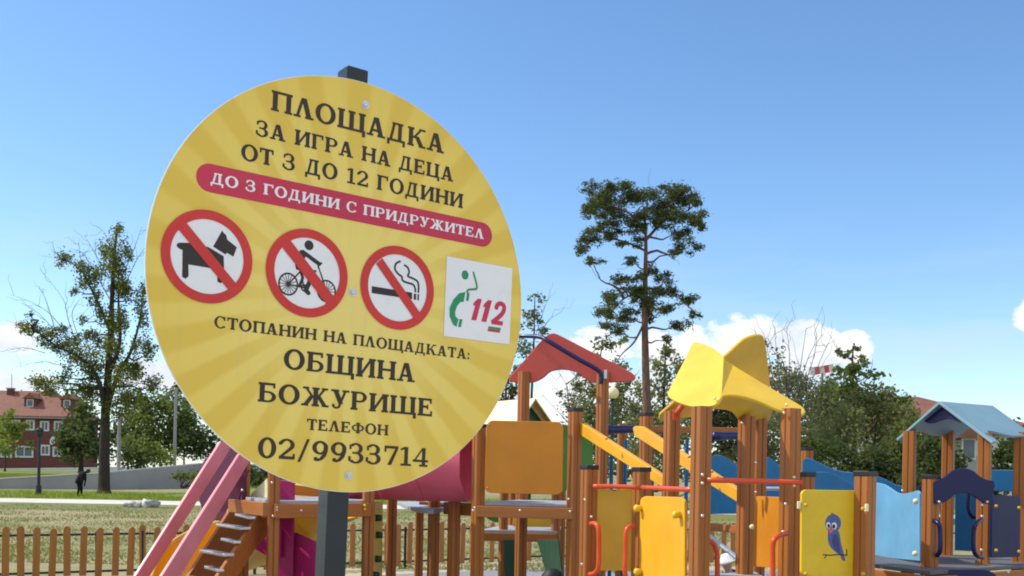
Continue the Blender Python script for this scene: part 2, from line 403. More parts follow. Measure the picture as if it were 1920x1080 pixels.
def layout(txt, u0, u1, v0, cap, gap=.07):
    x = 0; items = []
    for ch in txt:
        w, polys = G[ch]; items.append((x, polys)); x += w + gap
    k = (u1 - u0) / (x - gap); out = []
    for ox, polys in items:
        for p in polys: out.append([(u0 + (ox + a) * k, v0 + b * cap) for a, b in p])
    return out
def union2d(polys):
    vs, fs = [], []
    for p in polys:
        a = sum(p[i][0]*p[(i+1) % len(p)][1] - p[(i+1) % len(p)][0]*p[i][1] for i in range(len(p)))
        if abs(a) < 1e-9: continue
        if a < 0: p = p[::-1]
        b = len(vs); vs += [Vector(q) for q in p]; fs.append(list(range(b, b + len(p))))
    v, e, f, ov, oe, of = delaunay_2d_cdt(vs, [], fs, 0, 1e-6)
    return [tuple(x) for x in v], [tuple(x) for x, o in zip(f, of) if len(o)]
def stroke(pts, w, n=5, closed=False):
    """round-ish stroke of width w through 2D points"""
    P = smoothpath([(x, y, 0) for x, y in pts], n) if n > 1 else [Vector((x, y, 0)) for x, y in pts]
    out = []
    for a, b in zip(P[:-1], P[1:]):
        d = (b - a)
        if d.length < 1e-9: continue
        d.normalize(); s = Vector((-d.y, d.x, 0)) * w / 2
        out.append([tuple((a + s)[:2]), tuple((a - s)[:2]), tuple((b - s)[:2]), tuple((b + s)[:2])])
        out.append([(b.x + w/2*math.cos(math.pi*k/4), b.y + w/2*math.sin(math.pi*k/4)) for k in range(8)])
    return out
def disc2(cx, cy, rx, ry=None, n=40):
    ry = ry or rx; return [(cx + rx*math.cos(2*math.pi*k/n), cy + ry*math.sin(2*math.pi*k/n)) for k in range(n)]

# ------------------------------------------------------------------ the round sign on its post
def sign_face_mat():
    m, t = new_mat('printed_sign_face'); b = principled(t, .42, 0, .4)
    tc = t.n('ShaderNodeTexCoord'); sp = t.n('ShaderNodeSeparateXYZ'); t.l(tc.outputs['Object'], sp.inputs[0])
    x = sp.outputs[0]; y = t.m('ADD', sp.outputs[1], .02)
    ang = t.m('ARCTAN2', y, x); r = t.m('SQRT', t.m('ADD', t.m('MULTIPLY', x, x), t.m('MULTIPLY', y, y)))
    nz = t.noise(tc.outputs['Object'], 2.5, 2, .5)
    s = t.m('SINE', t.m('ADD', t.m('MULTIPLY', ang, 27), t.m('MULTIPLY', nz, 5.0)))
    rays = t.ramp(t.m('ADD', t.m('MULTIPLY', s, .5), .5), [(.30, (0, 0, 0)), (.70, (1, 1, 1))])
    fade = t.ramp(r, [(.10, (0, 0, 0)), (.26, (1, 1, 1))])
    base = t.ramp(r, [(.0, (.84, .68, .20)), (.2, (.84, .66, .16)), (.36, (.80, .59, .10))])
    c = t.mix(t.m('MULTIPLY', t.m('MULTIPLY', rays, fade), .75), base, (.72, .49, .055))
    blot = t.noise(tc.outputs['Object'], 7, 4, .6)
    c = t.mix(t.m('MULTIPLY', blot, .18), c, (.55, .36, .06)); mp = t.n('ShaderNodeMapping'); mp.inputs['Scale'].default_value = (60, 5, 1); t.l(tc.outputs['Object'], mp.inputs[0])
    drip = t.ramp(t.noise(mp.outputs[0], 1.0, 4, .6), [(.56, (0, 0, 0)), (.76, (1, 1, 1))])
    c = t.mix(t.m('MULTIPLY', drip, .16), c, (.50, .40, .20)); t.l(c, b.inputs['Base Color'])
    t.l(t.m('ADD', .36, t.m('MULTIPLY', blot, .16)), b.inputs['Roughness'])
    return m
SR, SYAW, SROLL, SZ, SCX, SCY = .35, .612978, .0300307, 5.17834, 658.006, 542.459
def build_sign():
    c, s = math.cos(SROLL), math.sin(SROLL)
    U = Vector((math.cos(SYAW), math.sin(SYAW), 0)); V = Vector((0, 0, 1))
    A = U*c - V*s; B = U*s + V*c; N = A.cross(B)
    d = SZ * SR; C = Vector(((SCX - 960)/F*d, d, EYE + (HY - SCY)/F*d))
    fr = Matrix((A, B, N)).transposed().to_4x4(); fr.translation = C
    foot = C - B * (C.z / B.z) - N * .024
    root = thing('playground_sign', 'large round yellow sign with black lettering and prohibition symbols on dark metal post', 'sign', foot)
    inv = parent_world(root).inverted()
    def put(name, vs, fs, mat, par=root, thick=0):
        me = bpy.data.meshes.new(name); me.from_pydata(vs, [], fs); me.update(); me.materials.append(mat)
        o = bpy.data.objects.new(name, me); COL.objects.link(o); o.parent = par
        o.matrix_parent_inverse = parent_world(par).inverted(); o.matrix_basis = fr; return o
    def flat(name, polys, mat, lay, par=root):
        v, f = union2d(polys); return put(name, [(x*SR, y*SR, .0004*lay + .0002) for x, y in v], f, mat, par)
    # plate: a thin rimmed cylinder, and its printed face
    n = 128; mb = MB()
    ring = [(math.cos(2*math.pi*k/n)*SR, math.sin(2*math.pi*k/n)*SR) for k in range(n)]
    vs = []; prof = [(.985, -.0035), (1.0, -.003), (1.0, -.0008), (.9965, 0.0)]
    for k, z in prof: vs += [(x*k, y*k, z) for x, y in ring]
    fs = [tuple(range(n - 1, -1, -1))]
    for j in range(3): fs += [(j*n + i, j*n + (i+1) % n, (j+1)*n + (i+1) % n, (j+1)*n + i) for i in range(n)]
    plate = put('plate', vs, fs, M['rim'])
    put('printed_face', [(x*.9965, y*.9965, 0.0001) for x, y in ring], [tuple(range(n))], sign_face_mat(), plate)
    # post: square profile with flat cap
    w = .040; zt = 1.068*SR; zb = -(foot - C).length; mb = MB()
    zb = (Vector(foot) - C).dot(B)
    mb.box((-.009, (zt + zb)/2 - .01, -.004 - w/2), (w, zt - zb + .02, w))
    po = mb.build('post', M['polepaint'], root, bevel=.003); po.matrix_basis = fr; po.matrix_parent_inverse = inv
    mb = MB(); mb.box((-.009, zt + .004, -.004 - w/2), (w + .003, .008, w + .003))
    cp = mb.build('post_cap', M['polepaint'], po, bevel=.003); cp.matrix_basis = fr; cp.matrix_parent_inverse = parent_world(root).inverted() @ Matrix.Identity(4)
    cp.parent = root
    # screws with washers
    for (u, v) in ((.015, .89), (-.008, -.03), (.014, -.919)):
        mb = MB(); mb.tube([Vector((u*SR, v*SR, 0)), Vector((u*SR, v*SR, .0015))], .0072, 20)
        mb.tube([Vector((u*SR, v*SR, .0015)), Vector((u*SR, v*SR, .0042)), Vector((u*SR, v*SR, .005))], [.0046, .0042, .002], 14)
        o = mb.build('screw', M['steel'], root); o.matrix_basis = fr; o.matrix_parent_inverse = inv
        mb = MB(); mb.tube([Vector((u*SR, v*SR, .0048)), Vector((u*SR, v*SR, .0052))], .0021, 6)
        q = mb.build('screw_socket', M['black'], o); q.matrix_basis = fr; q.matrix_parent_inverse = parent_world(root).inverted(); q.parent = root
    # lettering
    B_, DK = M['black'], M['darkprint']
    for txt, u0, u1, v0, cap, mt in (
        ('ПЛОЩАДКА', -.466, .470, .750, .094, DK), ('ЗА ИГРА НА ДЕЦА', -.531, .533, .618, .072, B_),
        ('ОТ 3 ДО 12 ГОДИНИ', -.597, .598, .493, .074, B_),
        ('СТОПАНИН НА ПЛОЩАДКАТА:', -.684, .684, -.284, .053, DK), ('ОБЩИНА', -.346, .358, -.434, .093, B_),
        ('БОЖУРИЩЕ', -.464, .472, -.598, .090, B_), ('ТЕЛЕФОН', -.216, .221, -.711, .052, DK), ('02/9933714', -.452, .459, -.856, .095, DK)):
        flat('lettering', layout(txt, u0, u1, v0, cap), mt, 1)
    rr = .0635; cy = .379
    pill = [(-.733 + rr*math.cos(math.radians(a)), cy + rr*math.sin(math.radians(a))) for a in range(90, 271, 10)] + \
           [(.724 + rr*math.cos(math.radians(a)), cy + rr*math.sin(math.radians(a))) for a in range(-90, 91, 10)]
    ban = flat('red_banner', [pill], M['crimson'], 1)
    flat('lettering', layout('ДО 3 ГОДИНИ С ПРИДРУЖИТЕЛ', -.733, .735, .356, .050), M['signwhite'], 2, ban)
    # prohibition pictograms
    def ring_sign(cx, cy, kind, polys, thin_polys=()):
        bgd = flat(kind, [disc2(cx, cy, .185)], M['signwhite'], 1)
        flat('symbol', polys, B_, 2, bgd)
        flat('red_ring', arc(cx, cy, .208, .208, .042, .042, 0, 360, 64), M['signred'], 3, bgd)
        return bgd
    def bar(par, q): flat('red_bar', [q], M['signred'], 4, par)
    dog = [[(-.852, .069), (-.801, .076), (-.726, .07), (-.655, .041), (-.65, -.018), (-.649, -.068), (-.662, -.082), (-.678, -.078), (-.682, -.023), (-.709, -.022), (-.812, -.021), (-.809, -.073), (-.822, -.086), (-.837, -.08), (-.841, .038), (-.853, .041), (-.864, .047), (-.868, .055), (-.864, .064)],
           [(-.668, .154), (-.656, .142), (-.649, .139), (-.642, .118), (-.596, .091), (-.61, .046), (-.641, .059), (-.647, .05), (-.705, .076)]]
    o = ring_sign(-.728, .027, 'no_dogs_symbol', dog); bar(o, [(-.835, .165), (-.588, -.078), (-.622, -.112), (-.870, .131)])
    bike = []
    for cx, cy in ((-.341, -.039), (-.146, -.044)):
        bike += arc(cx, cy, .050, .054, .008, .008, 0, 360, 28)
        for k in range(8):
            a = math.pi * k / 8; bike += stroke([(cx - .046*math.cos(a), cy - .050*math.sin(a)), (cx + .046*math.cos(a), cy + .050*math.sin(a))], .0032, 1)
    for p, w in (([(-.341, -.039), (-.283, .030), (-.205, .044)], .007), ([(-.341, -.039), (-.26, -.045), (-.205, .044)], .007), ([(-.26, -.045), (-.285, .036)], .007),
                 ([(-.194, .066), (-.177, .029), (-.146, -.044)], .007), ([(-.175, .086), (-.196, .076), (-.192, .060)], .009), ([(-.306, .040), (-.265, .046)], .012)):
        bike += stroke(p, w, 1)
    bike += [disc2(-.246, .159, .023)] + stroke([(-.278, .124), (-.19, .079)], .020, 1) + stroke([(-.272, .122), (-.286, .090), (-.292, .052)], .038, 3)
    bike += stroke([(-.285, .052), (-.222, .018), (-.252, -.056), (-.238, -.066)], .022, 1) + stroke([(-.288, .046), (-.27, .0), (-.285, -.04)], .014, 1) + arc(-.26, -.045, .018, .018, .008, .008, 0, 360, 16)
    o = ring_sign(-.247, .027, 'no_bicycles_symbol', bike); bar(o, [(-.345, .170), (-.095, -.078), (-.134, -.116), (-.384, .131)])
    smo = [[(.093, .015), (.32, .015), (.322, -.018), (.095, -.019)], [(.331, .012), (.344, .012), (.345, -.018), (.331, -.018)], [(.352, .013), (.361, .013), (.361, -.018), (.352, -.018)]]
    smo += stroke([(.247, .162), (.222, .146), (.217, .119), (.235, .098), (.258, .086), (.262, .069), (.287, .061), (.322, .057), (.336, .041), (.338, .023)], .010)
    smo += stroke([(.268, .147), (.29, .136), (.298, .113), (.292, .094), (.32, .087), (.348, .076), (.356, .05), (.356, .023)], .010)
    o = ring_sign(.238, .027, 'no_smoking_symbol', smo); bar(o, [(.143, .160), (.372, -.082), (.339, -.116), (.110, .128)])
    sh = flat('emergency_sticker', [[(.514, .231), (.926, .232), (.928, -.177), (.516, -.180)]], M['signwhite'], 2)
    gr = [disc2(.629, .151, .021, .024)] + stroke([(.678, .175), (.685, .157), (.702, .113), (.701, .088), (.656, .079), (.645, .064)], .011, 2)
    gr += [[(.636, .063), (.597, .051), (.563, .012), (.543, -.033), (.546, -.076), (.569, -.116), (.59, -.124), (.6, -.084), (.581, -.071), (.578, -.047), (.589, -.015), (.606, .006), (.627, .01)]]
    gr += [[(.646, .064), (.662, .063), (.657, .018), (.641, .019)], [(.607, -.081), (.625, -.081), (.617, -.123), (.6, -.123)], ]
    flat('green_phone_symbol', gr, M['signgreen'], 3, sh); flat('flag_green', [[(.789, -.096), (.867, -.096), (.8645, -.1085), (.7865, -.1085)]], M['signgreen'], 3, sh)
    rd = [[(.715, .04), (.739, .04), (.71, -.076), (.678, -.077), (.699, .002), (.686, -.002), (.691, .017)], [(.778, .041), (.803, .041), (.773, -.076), (.741, -.077), (.762, .002), (.749, -.002), (.754, .016)]]
    rd += stroke([(.832, .004), (.840, .024), (.860, .033), (.880, .024), (.882, .002), (.866, -.026), (.820, -.066)], .025, 4) + [[(.806, -.083), (.876, -.083), (.881, -.060), (.803, -.060)]]
    fl = [[(.7865, -.109), (.8645, -.109), (.861, -.123), (.782, -.123)]]
    flat('red_number', rd, M['crimson'], 3, sh); flat('flag_red', fl, M['crimson'], 3, sh)
build_sign()
# ------------------------------------------------------------------ the ground
def sheet(name, pts, z, mat):
    me = bpy.data.meshes.new(name); me.from_pydata([(x, y, z) for x, y in pts], [], [tuple(range(len(pts)))]); me.update(); me.materials.append(mat)
    o = bpy.data.objects.new(name, me); COL.objects.link(o); o['kind'] = 'structure'; return o
def ground_mat(name, a, b, c, sc=.25, fine=6, amt=.5):
    m, t = new_mat(name); p = principled(t, .95, 0, .15); tc = t.n('ShaderNodeTexCoord'); v = tc.outputs['Object']
    n1 = t.noise(v, sc, 5, .6); n2 = t.noise(v, fine, 6, .7)
    k = t.mix(t.ramp(n1, [(.38, (0, 0, 0)), (.62, (1, 1, 1))]), a, b)
    k = t.mix(t.m('MULTIPLY', t.ramp(n2, [(.4, (0, 0, 0)), (.65, (1, 1, 1))]), amt), k, c)
    t.l(k, p.inputs['Base Color'])
    bp = t.n('ShaderNodeBump'); bp.inputs['Strength'].default_value = .6; bp.inputs['Distance'].default_value = .04
    t.l(n2, bp.inputs['Height']); t.l(bp.outputs[0], p.inputs['Normal']); return m
def build_ground():
    sheet('ground', [(-900, -60), (900, -60), (900, 1200), (-900, 1200)], 0, ground_mat('dry_grass', (.35, .28, .16), (.17, .19, .065), (.38, .33, .20), .30, 4))
    sheet('grass_verge', [(-60, 50), (60, 50), (60, 66), (-60, 66)], .004, ground_mat('green_grass', (.15, .20, .03), (.22, .25, .05), (.10, .14, .03), .5, 5, .5))
    sheet('path', [(-60, 43.4), (60, 45), (60, 49.6), (-60, 48.6)], .008, ground_mat('pale_path', (.66, .63, .55), (.60, .57, .50), (.5, .48, .42), .6, 3, .35))
    sheet('sand_strip', [(-3.6, 15.1), (.8, 17.9), (9, 18.5), (9, 19.8), (.3, 19.2), (-3.6, 16.7)], .006, ground_mat('sandy_soil', (.50, .42, .27), (.42, .36, .22), (.56, .48, .33), .9, 8, .5))
    sheet('safety_surface', [(-1.75, 3.4), (7.5, 3.4), (9.5, 18.3), (.7, 17.95), (-1.75, 16.35)], .010, ground_mat('grey_rubber_tiles', (.33, .33, .35), (.29, .29, .31), (.22, .22, .24), .8, 60, .5))
    sheet('bounce_paving', [(-7, -9), (7.5, -9), (7.5, 3.38), (-7, 3.38)], .010, ground_mat('bounce_concrete', (.58, .55, .48), (.54, .51, .45), (.48, .45, .40), .7, 12, .4))  # unseen pale paving, added to bounce sunlight up onto the sign face
    sheet('lawn', [(-30, 37.5), (20, 38.5), (20, 44.2), (-30, 43.8)], .004, ground_mat('olive_lawn', (.17, .19, .06), (.26, .23, .10), (.13, .15, .045), .5, 4, .5))
    # the slope of bright grass left of the slide, and raised terrace with the street behind the retaining wall
    n = 26; vs = []; fs = []
    for j in range(n + 1):
        for i in range(n + 1):
            x = -22 + 17 * i / n; y = 50.5 + 12 * j / n
            u, v = (i / n - .55) / .45, (j / n - .6) / .4
            h = max(0, 1 - u*u - v*v); vs.append((x, y, -.02 + .62 * h * h * (1 + .15*math.sin(x*3) * math.sin(y*2))))
    for j in range(n):
        for i in range(n): a = j*(n+1) + i; fs.append((a, a+1, a+n+2, a+n+1))
    me = bpy.data.meshes.new('grass_mound'); me.from_pydata(vs, [], fs); me.materials.append(bpy.data.materials['green_grass'])
    me.polygons.foreach_set('use_smooth', [True]*len(fs))
    o = bpy.data.objects.new('grass_mound', me); COL.objects.link(o); o['kind'] = 'structure'
    mb = MB(); mb.slab([Vector(p) for p in ((-140, 67.4, -.1), (-14, 80.0, -.1), (-14, 260, -.1), (-140, 260, -.1))], (0, 0, 1.0))
    o = mb.build('terrace', bpy.data.materials['green_grass']); o['kind'] = 'structure'
build_ground()

# grass blades of the dry field beyond the fence (one uncountable stuff object)
def grass(name, n, xr, yr, h, mat, seed, zf=lambda x, y: 0.0):
    r = np.random.default_rng(seed)
    y = yr[0] + (yr[1] - yr[0]) * r.random(n)**1.3
    k = r.random(n); x = (xr[0] + (xr[1] - xr[0]) * k) * y
    cl = (np.sin(x*1.3 + 2*np.sin(y*.7)) + np.sin(y*1.9 + x*.4)) * .25 + .6
    hh = h * (0.4 + r.random(n)) * np.clip(cl, .15, 1.2); a = r.random(n)*6.283; w = .012 + .012 * r.random(n)
    ln = (r.random((n, 2)) - .5) * hh[:, None] * 1.4
    z = np.zeros(n)
    v = np.empty((n, 3, 3)); dx, dy = np.cos(a)*w, np.sin(a)*w
    v[:, 0] = np.stack([x - dx, y - dy, z], 1); v[:, 1] = np.stack([x + dx, y + dy, z], 1); v[:, 2] = np.stack([x + ln[:, 0], y + ln[:, 1], z + hh], 1)
    me = bpy.data.meshes.new(name); me.vertices.add(3*n); me.vertices.foreach_set('co', v.reshape(-1))
    me.loops.add(3*n); me.loops.foreach_set('vertex_index', np.arange(3*n, dtype=np.int32))
    me.polygons.add(n); me.polygons.foreach_set('loop_start', np.arange(0, 3*n, 3, dtype=np.int32)); me.update(calc_edges=True)
    me.materials.append(mat); o = bpy.data.objects.new(name, me); COL.objects.link(o)
    return tag(o, None, None, None, 'stuff')
o = grass('dry_grass', 42000, (-.50, .34), (17.2, 41.5), .075, leafmat('dry_blades', (.34, .30, .15), (.22, .25, .08), .3, (.44, .39, .22)), 3)
tag(o, 'dry straw coloured grass of the field behind the fence', 'grass')
o = grass('green_grass', 16000, (-.52, .10), (49.7, 60.5), .22, leafmat('green_blades', (.17, .24, .03), (.26, .31, .05), .4), 4)
tag(o, 'bright green grass strip along the far path', 'grass')

# ------------------------------------------------------------------ picket fence round the playground
def build_fence():
    pts = [Vector((-9.4, 12.6, 0)), Vector((-6.85, 14.2, 0)), Vector((-1.41, 17.6, 0)), Vector((.53, 19.0, 0)), Vector((9.0, 19.6, 0))]
    root = thing('picket_fence', 'low fence of round topped brown wooden pickets on black metal rails', 'fence', pts[1])
    seg = [(pts[i], pts[i+1]) for i in range(len(pts) - 1)]
    mb_l, mb_u = MB(), MB()
    for a, b in seg:
        for mb, z in ((mb_l, .12), (mb_u, .635)): mb.beam(a + Vector((0, 0, z)), b + Vector((0, 0, z)), .03, .03)
    mb_u.build('rail', M['fence_metal'], root); mb_l.build('rail', M['fence_metal'], root)
    # one picket: rounded top board
    prof = [(-.046, .06), (.046, .06)] + [(.046*math.cos(math.radians(a)), .70 + .046*math.sin(math.radians(a))) for a in range(0, 181, 15)]
    mb = MB(); mb.slab([Vector((x, -.012, z)) for x, z in prof], (0, .024, 0)); pm = None
    rng = random.Random(5); k = 0
    for si, (a, b) in enumerate(seg):
        L = (b - a).length; d = (b - a).normalized(); ang = math.atan2(d.y, d.x); nrm = Vector((d.y, -d.x, 0))
        n = int(L / .2)
        for i in range(n):
            p = a + d * (.1 + i * .2)
            px = 960 + F * p.x / p.y
            if px < -40 or px > 1720: continue
            if pm is None:
                o = mb.build('picket', M['picket'], None, bevel=.004); pm = o
            else: o = pm.copy(); COL.objects.link(o)
            o.parent = root; o.matrix_parent_inverse = Matrix.Identity(4)
            o.location = p - Vector(root.location) + nrm * .028 + Vector((0, 0, rng.uniform(-.022, .022))) + d * rng.uniform(-.018, .018)
            o.rotation_euler = (rng.uniform(-.03, .03), rng.uniform(-.03, .03), ang); k += 1
            if k >= 99: return
    return
build_fence()
def fence_posts():
    root = bpy.data.objects['picket_fence']
    for px, d in ((183, 14.85), (268, 15.15), (762, 17.45), (1022, 19.04), (-30, 14.1), (480, 16.03), (1250, 19.2)):
        p = WG(px, d); 
        mb = MB(); mb.box((p.x, p.y + .03, .34), (.04, .04, .68)); mb.build('post', M['fence_metal'], root, bevel=.004)

fence_posts()

# ------------------------------------------------------------------ walls and houses behind
def build_walls():
    root = thing('retaining_wall', 'long grey rendered wall with pale coping behind the bent person', 'wall', (-20, 70, 0))
    a = W(-60, 899, 66); b = W(190, 885, 70.0); c = W(375, 868, 80)
    path = [Vector((a.x - 6, a.y, a.z)), a, b, c, Vector((c.x + 6, c.y + 2, c.z))]
    mb, mc = MB(), MB()
    for p, q in zip(path[:-1], path[1:]):
        g0, g1 = Vector((p.x, p.y, -.1)), Vector((q.x, q.y, -.1)); off = Vector((0, .3, 0))
        mb.slab([g0, g1, q - Vector((0, 0, .08)), p - Vector((0, 0, .08))], off)
        o2 = Vector((0, -.05, 0)); mc.slab([p + o2, q + o2, q + o2 - Vector((0, 0, .078)), p + o2 - Vector((0, 0, .078))], (0, .42, 0))
    mb.build('wall_body', M['concrete'], root); mc.build('coping', M['coping'], root)
    mb = MB()
    for p, q in zip(path[:-1], path[1:]):
        o2 = Vector((0, .38, -.012)); mb.slab([p + o2, q + o2, q + o2 + Vector((1.5, 17, 0)), p + o2 + Vector((1.5, 17, 0))], (0, 0, -.1))
    o = mb.build('pavement', M['coping']); o['kind'] = 'structure'
    # street wall further back
    root = thing('street_wall', 'low pale wall in front of the red brick house', 'wall', (-60, 112, .9))
    mb = MB(); p = W(-80, 881, 110); q = W(262, 877, 116)
    mb.slab([Vector((p.x, p.y, .85)), Vector((q.x, q.y, .85)), q, p], (0, .3, 0)); mb.build('wall_body', M['coping'], root)
    mb = MB(); mb.slab([p + Vector((0, -.06, -.002)), q + Vector((0, -.06, -.002)), q + Vector((0, -.06, .1)), p + Vector((0, -.06, .1))], (0, .42, 0)); mb.build('coping', M['coping'], root)
build_walls()

def build_house():
    d = 132.0; k = d / F
    base = W(40, 880, d); z0 = .9
    root = thing('brick_house', 'two storey red brick house with tiled roof, dormers and chimneys', 'house', (base.x, d, z0))
    xl, xr = W(-190, 0, d).x, W(131, 800, d).x
    ze = W(60, 782, d).z; zr = W(60, 735, d).z; dep = 9.0
    mb = MB(); mb.slab([Vector((xl, d, z0)), Vector((xr, d, z0)), Vector((xr, d, ze)), Vector((xl, d, ze))], (0, dep, 0)); mb.build('wall', M['brick'], root)
    ov = .5; rxr = W(102, 740, d + 4.5).x
    A = [Vector((xl - ov, d - ov, ze - .05)), Vector((xr + ov, d - ov, ze - .05)), Vector((rxr, d + dep/2, zr + .25)), Vector((xl - ov, d + dep/2, zr + .25))]
    B = [Vector((xr + ov, d + dep + ov, ze - .05)), Vector((xl - ov, d + dep + ov, ze - .05)), A[3], A[2]]
    mb = MB(); up = Vector((0, 0, .18))
    mb.slab(A, up); mb.slab(B, up); mb.slab([A[1], B[0], A[2]], up); roof = mb.build('roof', M['tiles'], root)
    mb = MB(); mb.beam(A[0] + Vector((0, -.08, -.05)), A[1] + Vector((0, -.08, -.05)), .14, .16); mb.build('gutter', M['galv'], root)
    def rz(y): return ze + (zr + .25 - ze) * (y - (d - ov)) / (dep/2 + ov)
    for px in (21, 93):
        p = W(px, 735, d + 4.0); mb = MB(); mb.box((p.x, d + 3.9, zr - .15), (.7, .7, 1.5)); ch = mb.build('chimney', M['brick'], roof)
        mb = MB(); mb.box((p.x, d + 3.9, zr + .66), (.9, .9, .14)); mb.build('chimney_cap', M['concrete'], root)
    for px in (58, 127):
        p = W(px, 752, d + 1.5); yf = d + 1.3; zb = rz(yf) - .1; w, h = .75, 1.25
        mb = MB(); mb.slab([Vector((p.x - w, yf, zb)), Vector((p.x + w, yf, zb)), Vector((p.x + w, yf, zb + h)), Vector((p.x - w, yf, zb + h))], (0, 3.0, 0))
        dm = mb.build('dormer', M['brick'], root)
        mb = MB(); mb.slab([Vector((p.x - w - .2, yf - .2, zb + h + .01)), Vector((p.x + w + .2, yf - .2, zb + h + .01)), Vector((p.x, yf - .2, zb + h + .75))], (0, 3.4, 0)); mb.build('dormer_roof', M['tiles'], dm)
        mb = MB(); mb.box((p.x, yf - .03, zb + .68), (.85, .05, .95)); mb.build('window_frame', M['whiteframe'], dm)
        mb = MB(); mb.box((p.x, yf - .06, zb + .68), (.62, .03, .72)); mb.build('pane', M['glass'], dm)
    for (px, py, w, h) in ((10, 797, 17, 20), (30, 797, 17, 20), (57, 797, 17, 20), (84, 799, 17, 19), (110, 799, 17, 19), (-14, 797, 17, 20), (12, 846, 22, 24), (46, 847, 34, 22), (85, 844, 18, 20), (108, 847, 18, 19), (125, 846, 10, 19)):
        p = W(px, py, d); ww, hh = w*k, h*k
        mb = MB()
        for (cx, cz, sx, sz) in ((-ww/2 + .1, 0, .2, hh), (ww/2 - .1, 0, .2, hh), (0, hh/2 - .1, ww - .4, .2), (0, -hh/2 + .1, ww - .4, .2), (0, 0, .1, hh - .4)):
            mb.box((p.x + cx, d - .045, p.z + cz), (sx, .09, sz))
        w_ = mb.build('window', M['whiteframe'], root)
        mb = MB(); mb.box((p.x, d - .015, p.z), (ww - .3, .03, hh - .3)); mb.build('pane', M['glass'], w_)
    p = W(102, 827, d - .6); mb = MB()
    vs = []; n = 18
    mb.tube([p + Vector((0, 0, 0)), p + Vector((-.06, -.12, .03)), p + Vector((-.12, -.22, .06))], [.05, .45, .55], n); mb.tube([p, p + Vector((.1, .6, -.1))], .04)
    mb.build('satellite_dish', M['whiteframe'], root)
    mb = MB(); mb.tube([W(22, 735, d + 4), W(22, 700, d + 4)], .04, 5); mb.build('antenna', M['galv'], root)

    # house partly hidden behind the bushes on the right
    d = 62.0; c = W(1770, 850, d)
    root = thing('hidden_house', 'house with brown roof mostly hidden behind the bushes and blue roofed tower', 'house', (c.x, d, 0))
    p0, p1 = W(1560, 800, d), W(1990, 800, d); ze = W(1750, 815, d).z; zr = W(1750, 748, d + 3.5).z
    mb = MB(); mb.slab([Vector((p0.x, d, 0)), Vector((p1.x, d, 0)), Vector((p1.x, d, ze)), Vector((p0.x, d, ze))], (0, 8, 0)); mb.build('wall', M['coping'], root)
    mb = MB(); up = Vector((0, 0, .15)); rx0, rx1 = W(1600, 748, d + 4).x, W(1722, 748, d + 4).x
    mb.slab([Vector((p0.x - .4, d - .4, ze)), Vector((p1.x + .4, d - .4, ze)), Vector((rx1, d + 4, zr)), Vector((rx0, d + 4, zr))], up)
    mb.slab([Vector((p1.x + .4, d - .4, ze)), Vector((p1.x + .4, d + 8.4, ze)), Vector((rx1, d + 4, zr))], up)
    mb.slab([Vector((p0.x - .4, d - .4, ze)), Vector((p0.x - .4, d + 8.4, ze)), Vector((rx0, d + 4, zr))], up); mb.build('roof', M['tiles'], root)
    q = W(1810, 812, d - 3); w = .8*d/F*60
    mb = MB(); mb.slab([Vector((q.x - w, d - 2.6, 0)), Vector((q.x + w, d - 2.6, 0)), Vector((q.x + w, d - 2.6, W(0, 838, d-2.6).z + .5)), Vector((q.x - w, d - 2.6, W(0, 838, d-2.6).z + .5))], (0, 2.5, 0)); mb.build('wall', M['concrete'], root)
    zt = W(1810, 818, d - 2.6).z
    mb = MB(); zb = W(1810, 822, d - 2.6).z; mb.slab([Vector((q.x - w - .4, d - 3, zb)), Vector((q.x + w + .4, d - 3, zb)), Vector((q.x, d - 3, W(1810, 792, d - 3).z))], (0, 3.0, 0)); mb.build('gable', M['tiles'], root)
    wn = W(1815, 842, d - 2.6); mb = MB(); mb.box((wn.x, d - 2.66, wn.z), (.8, .1, 1.2)); f = mb.build('window', M['whiteframe'], root)
    mb = MB(); mb.box((wn.x, d - 2.73, wn.z), (.6, .04, 1.0)); mb.build('pane', M['glass'], f)
build_house()

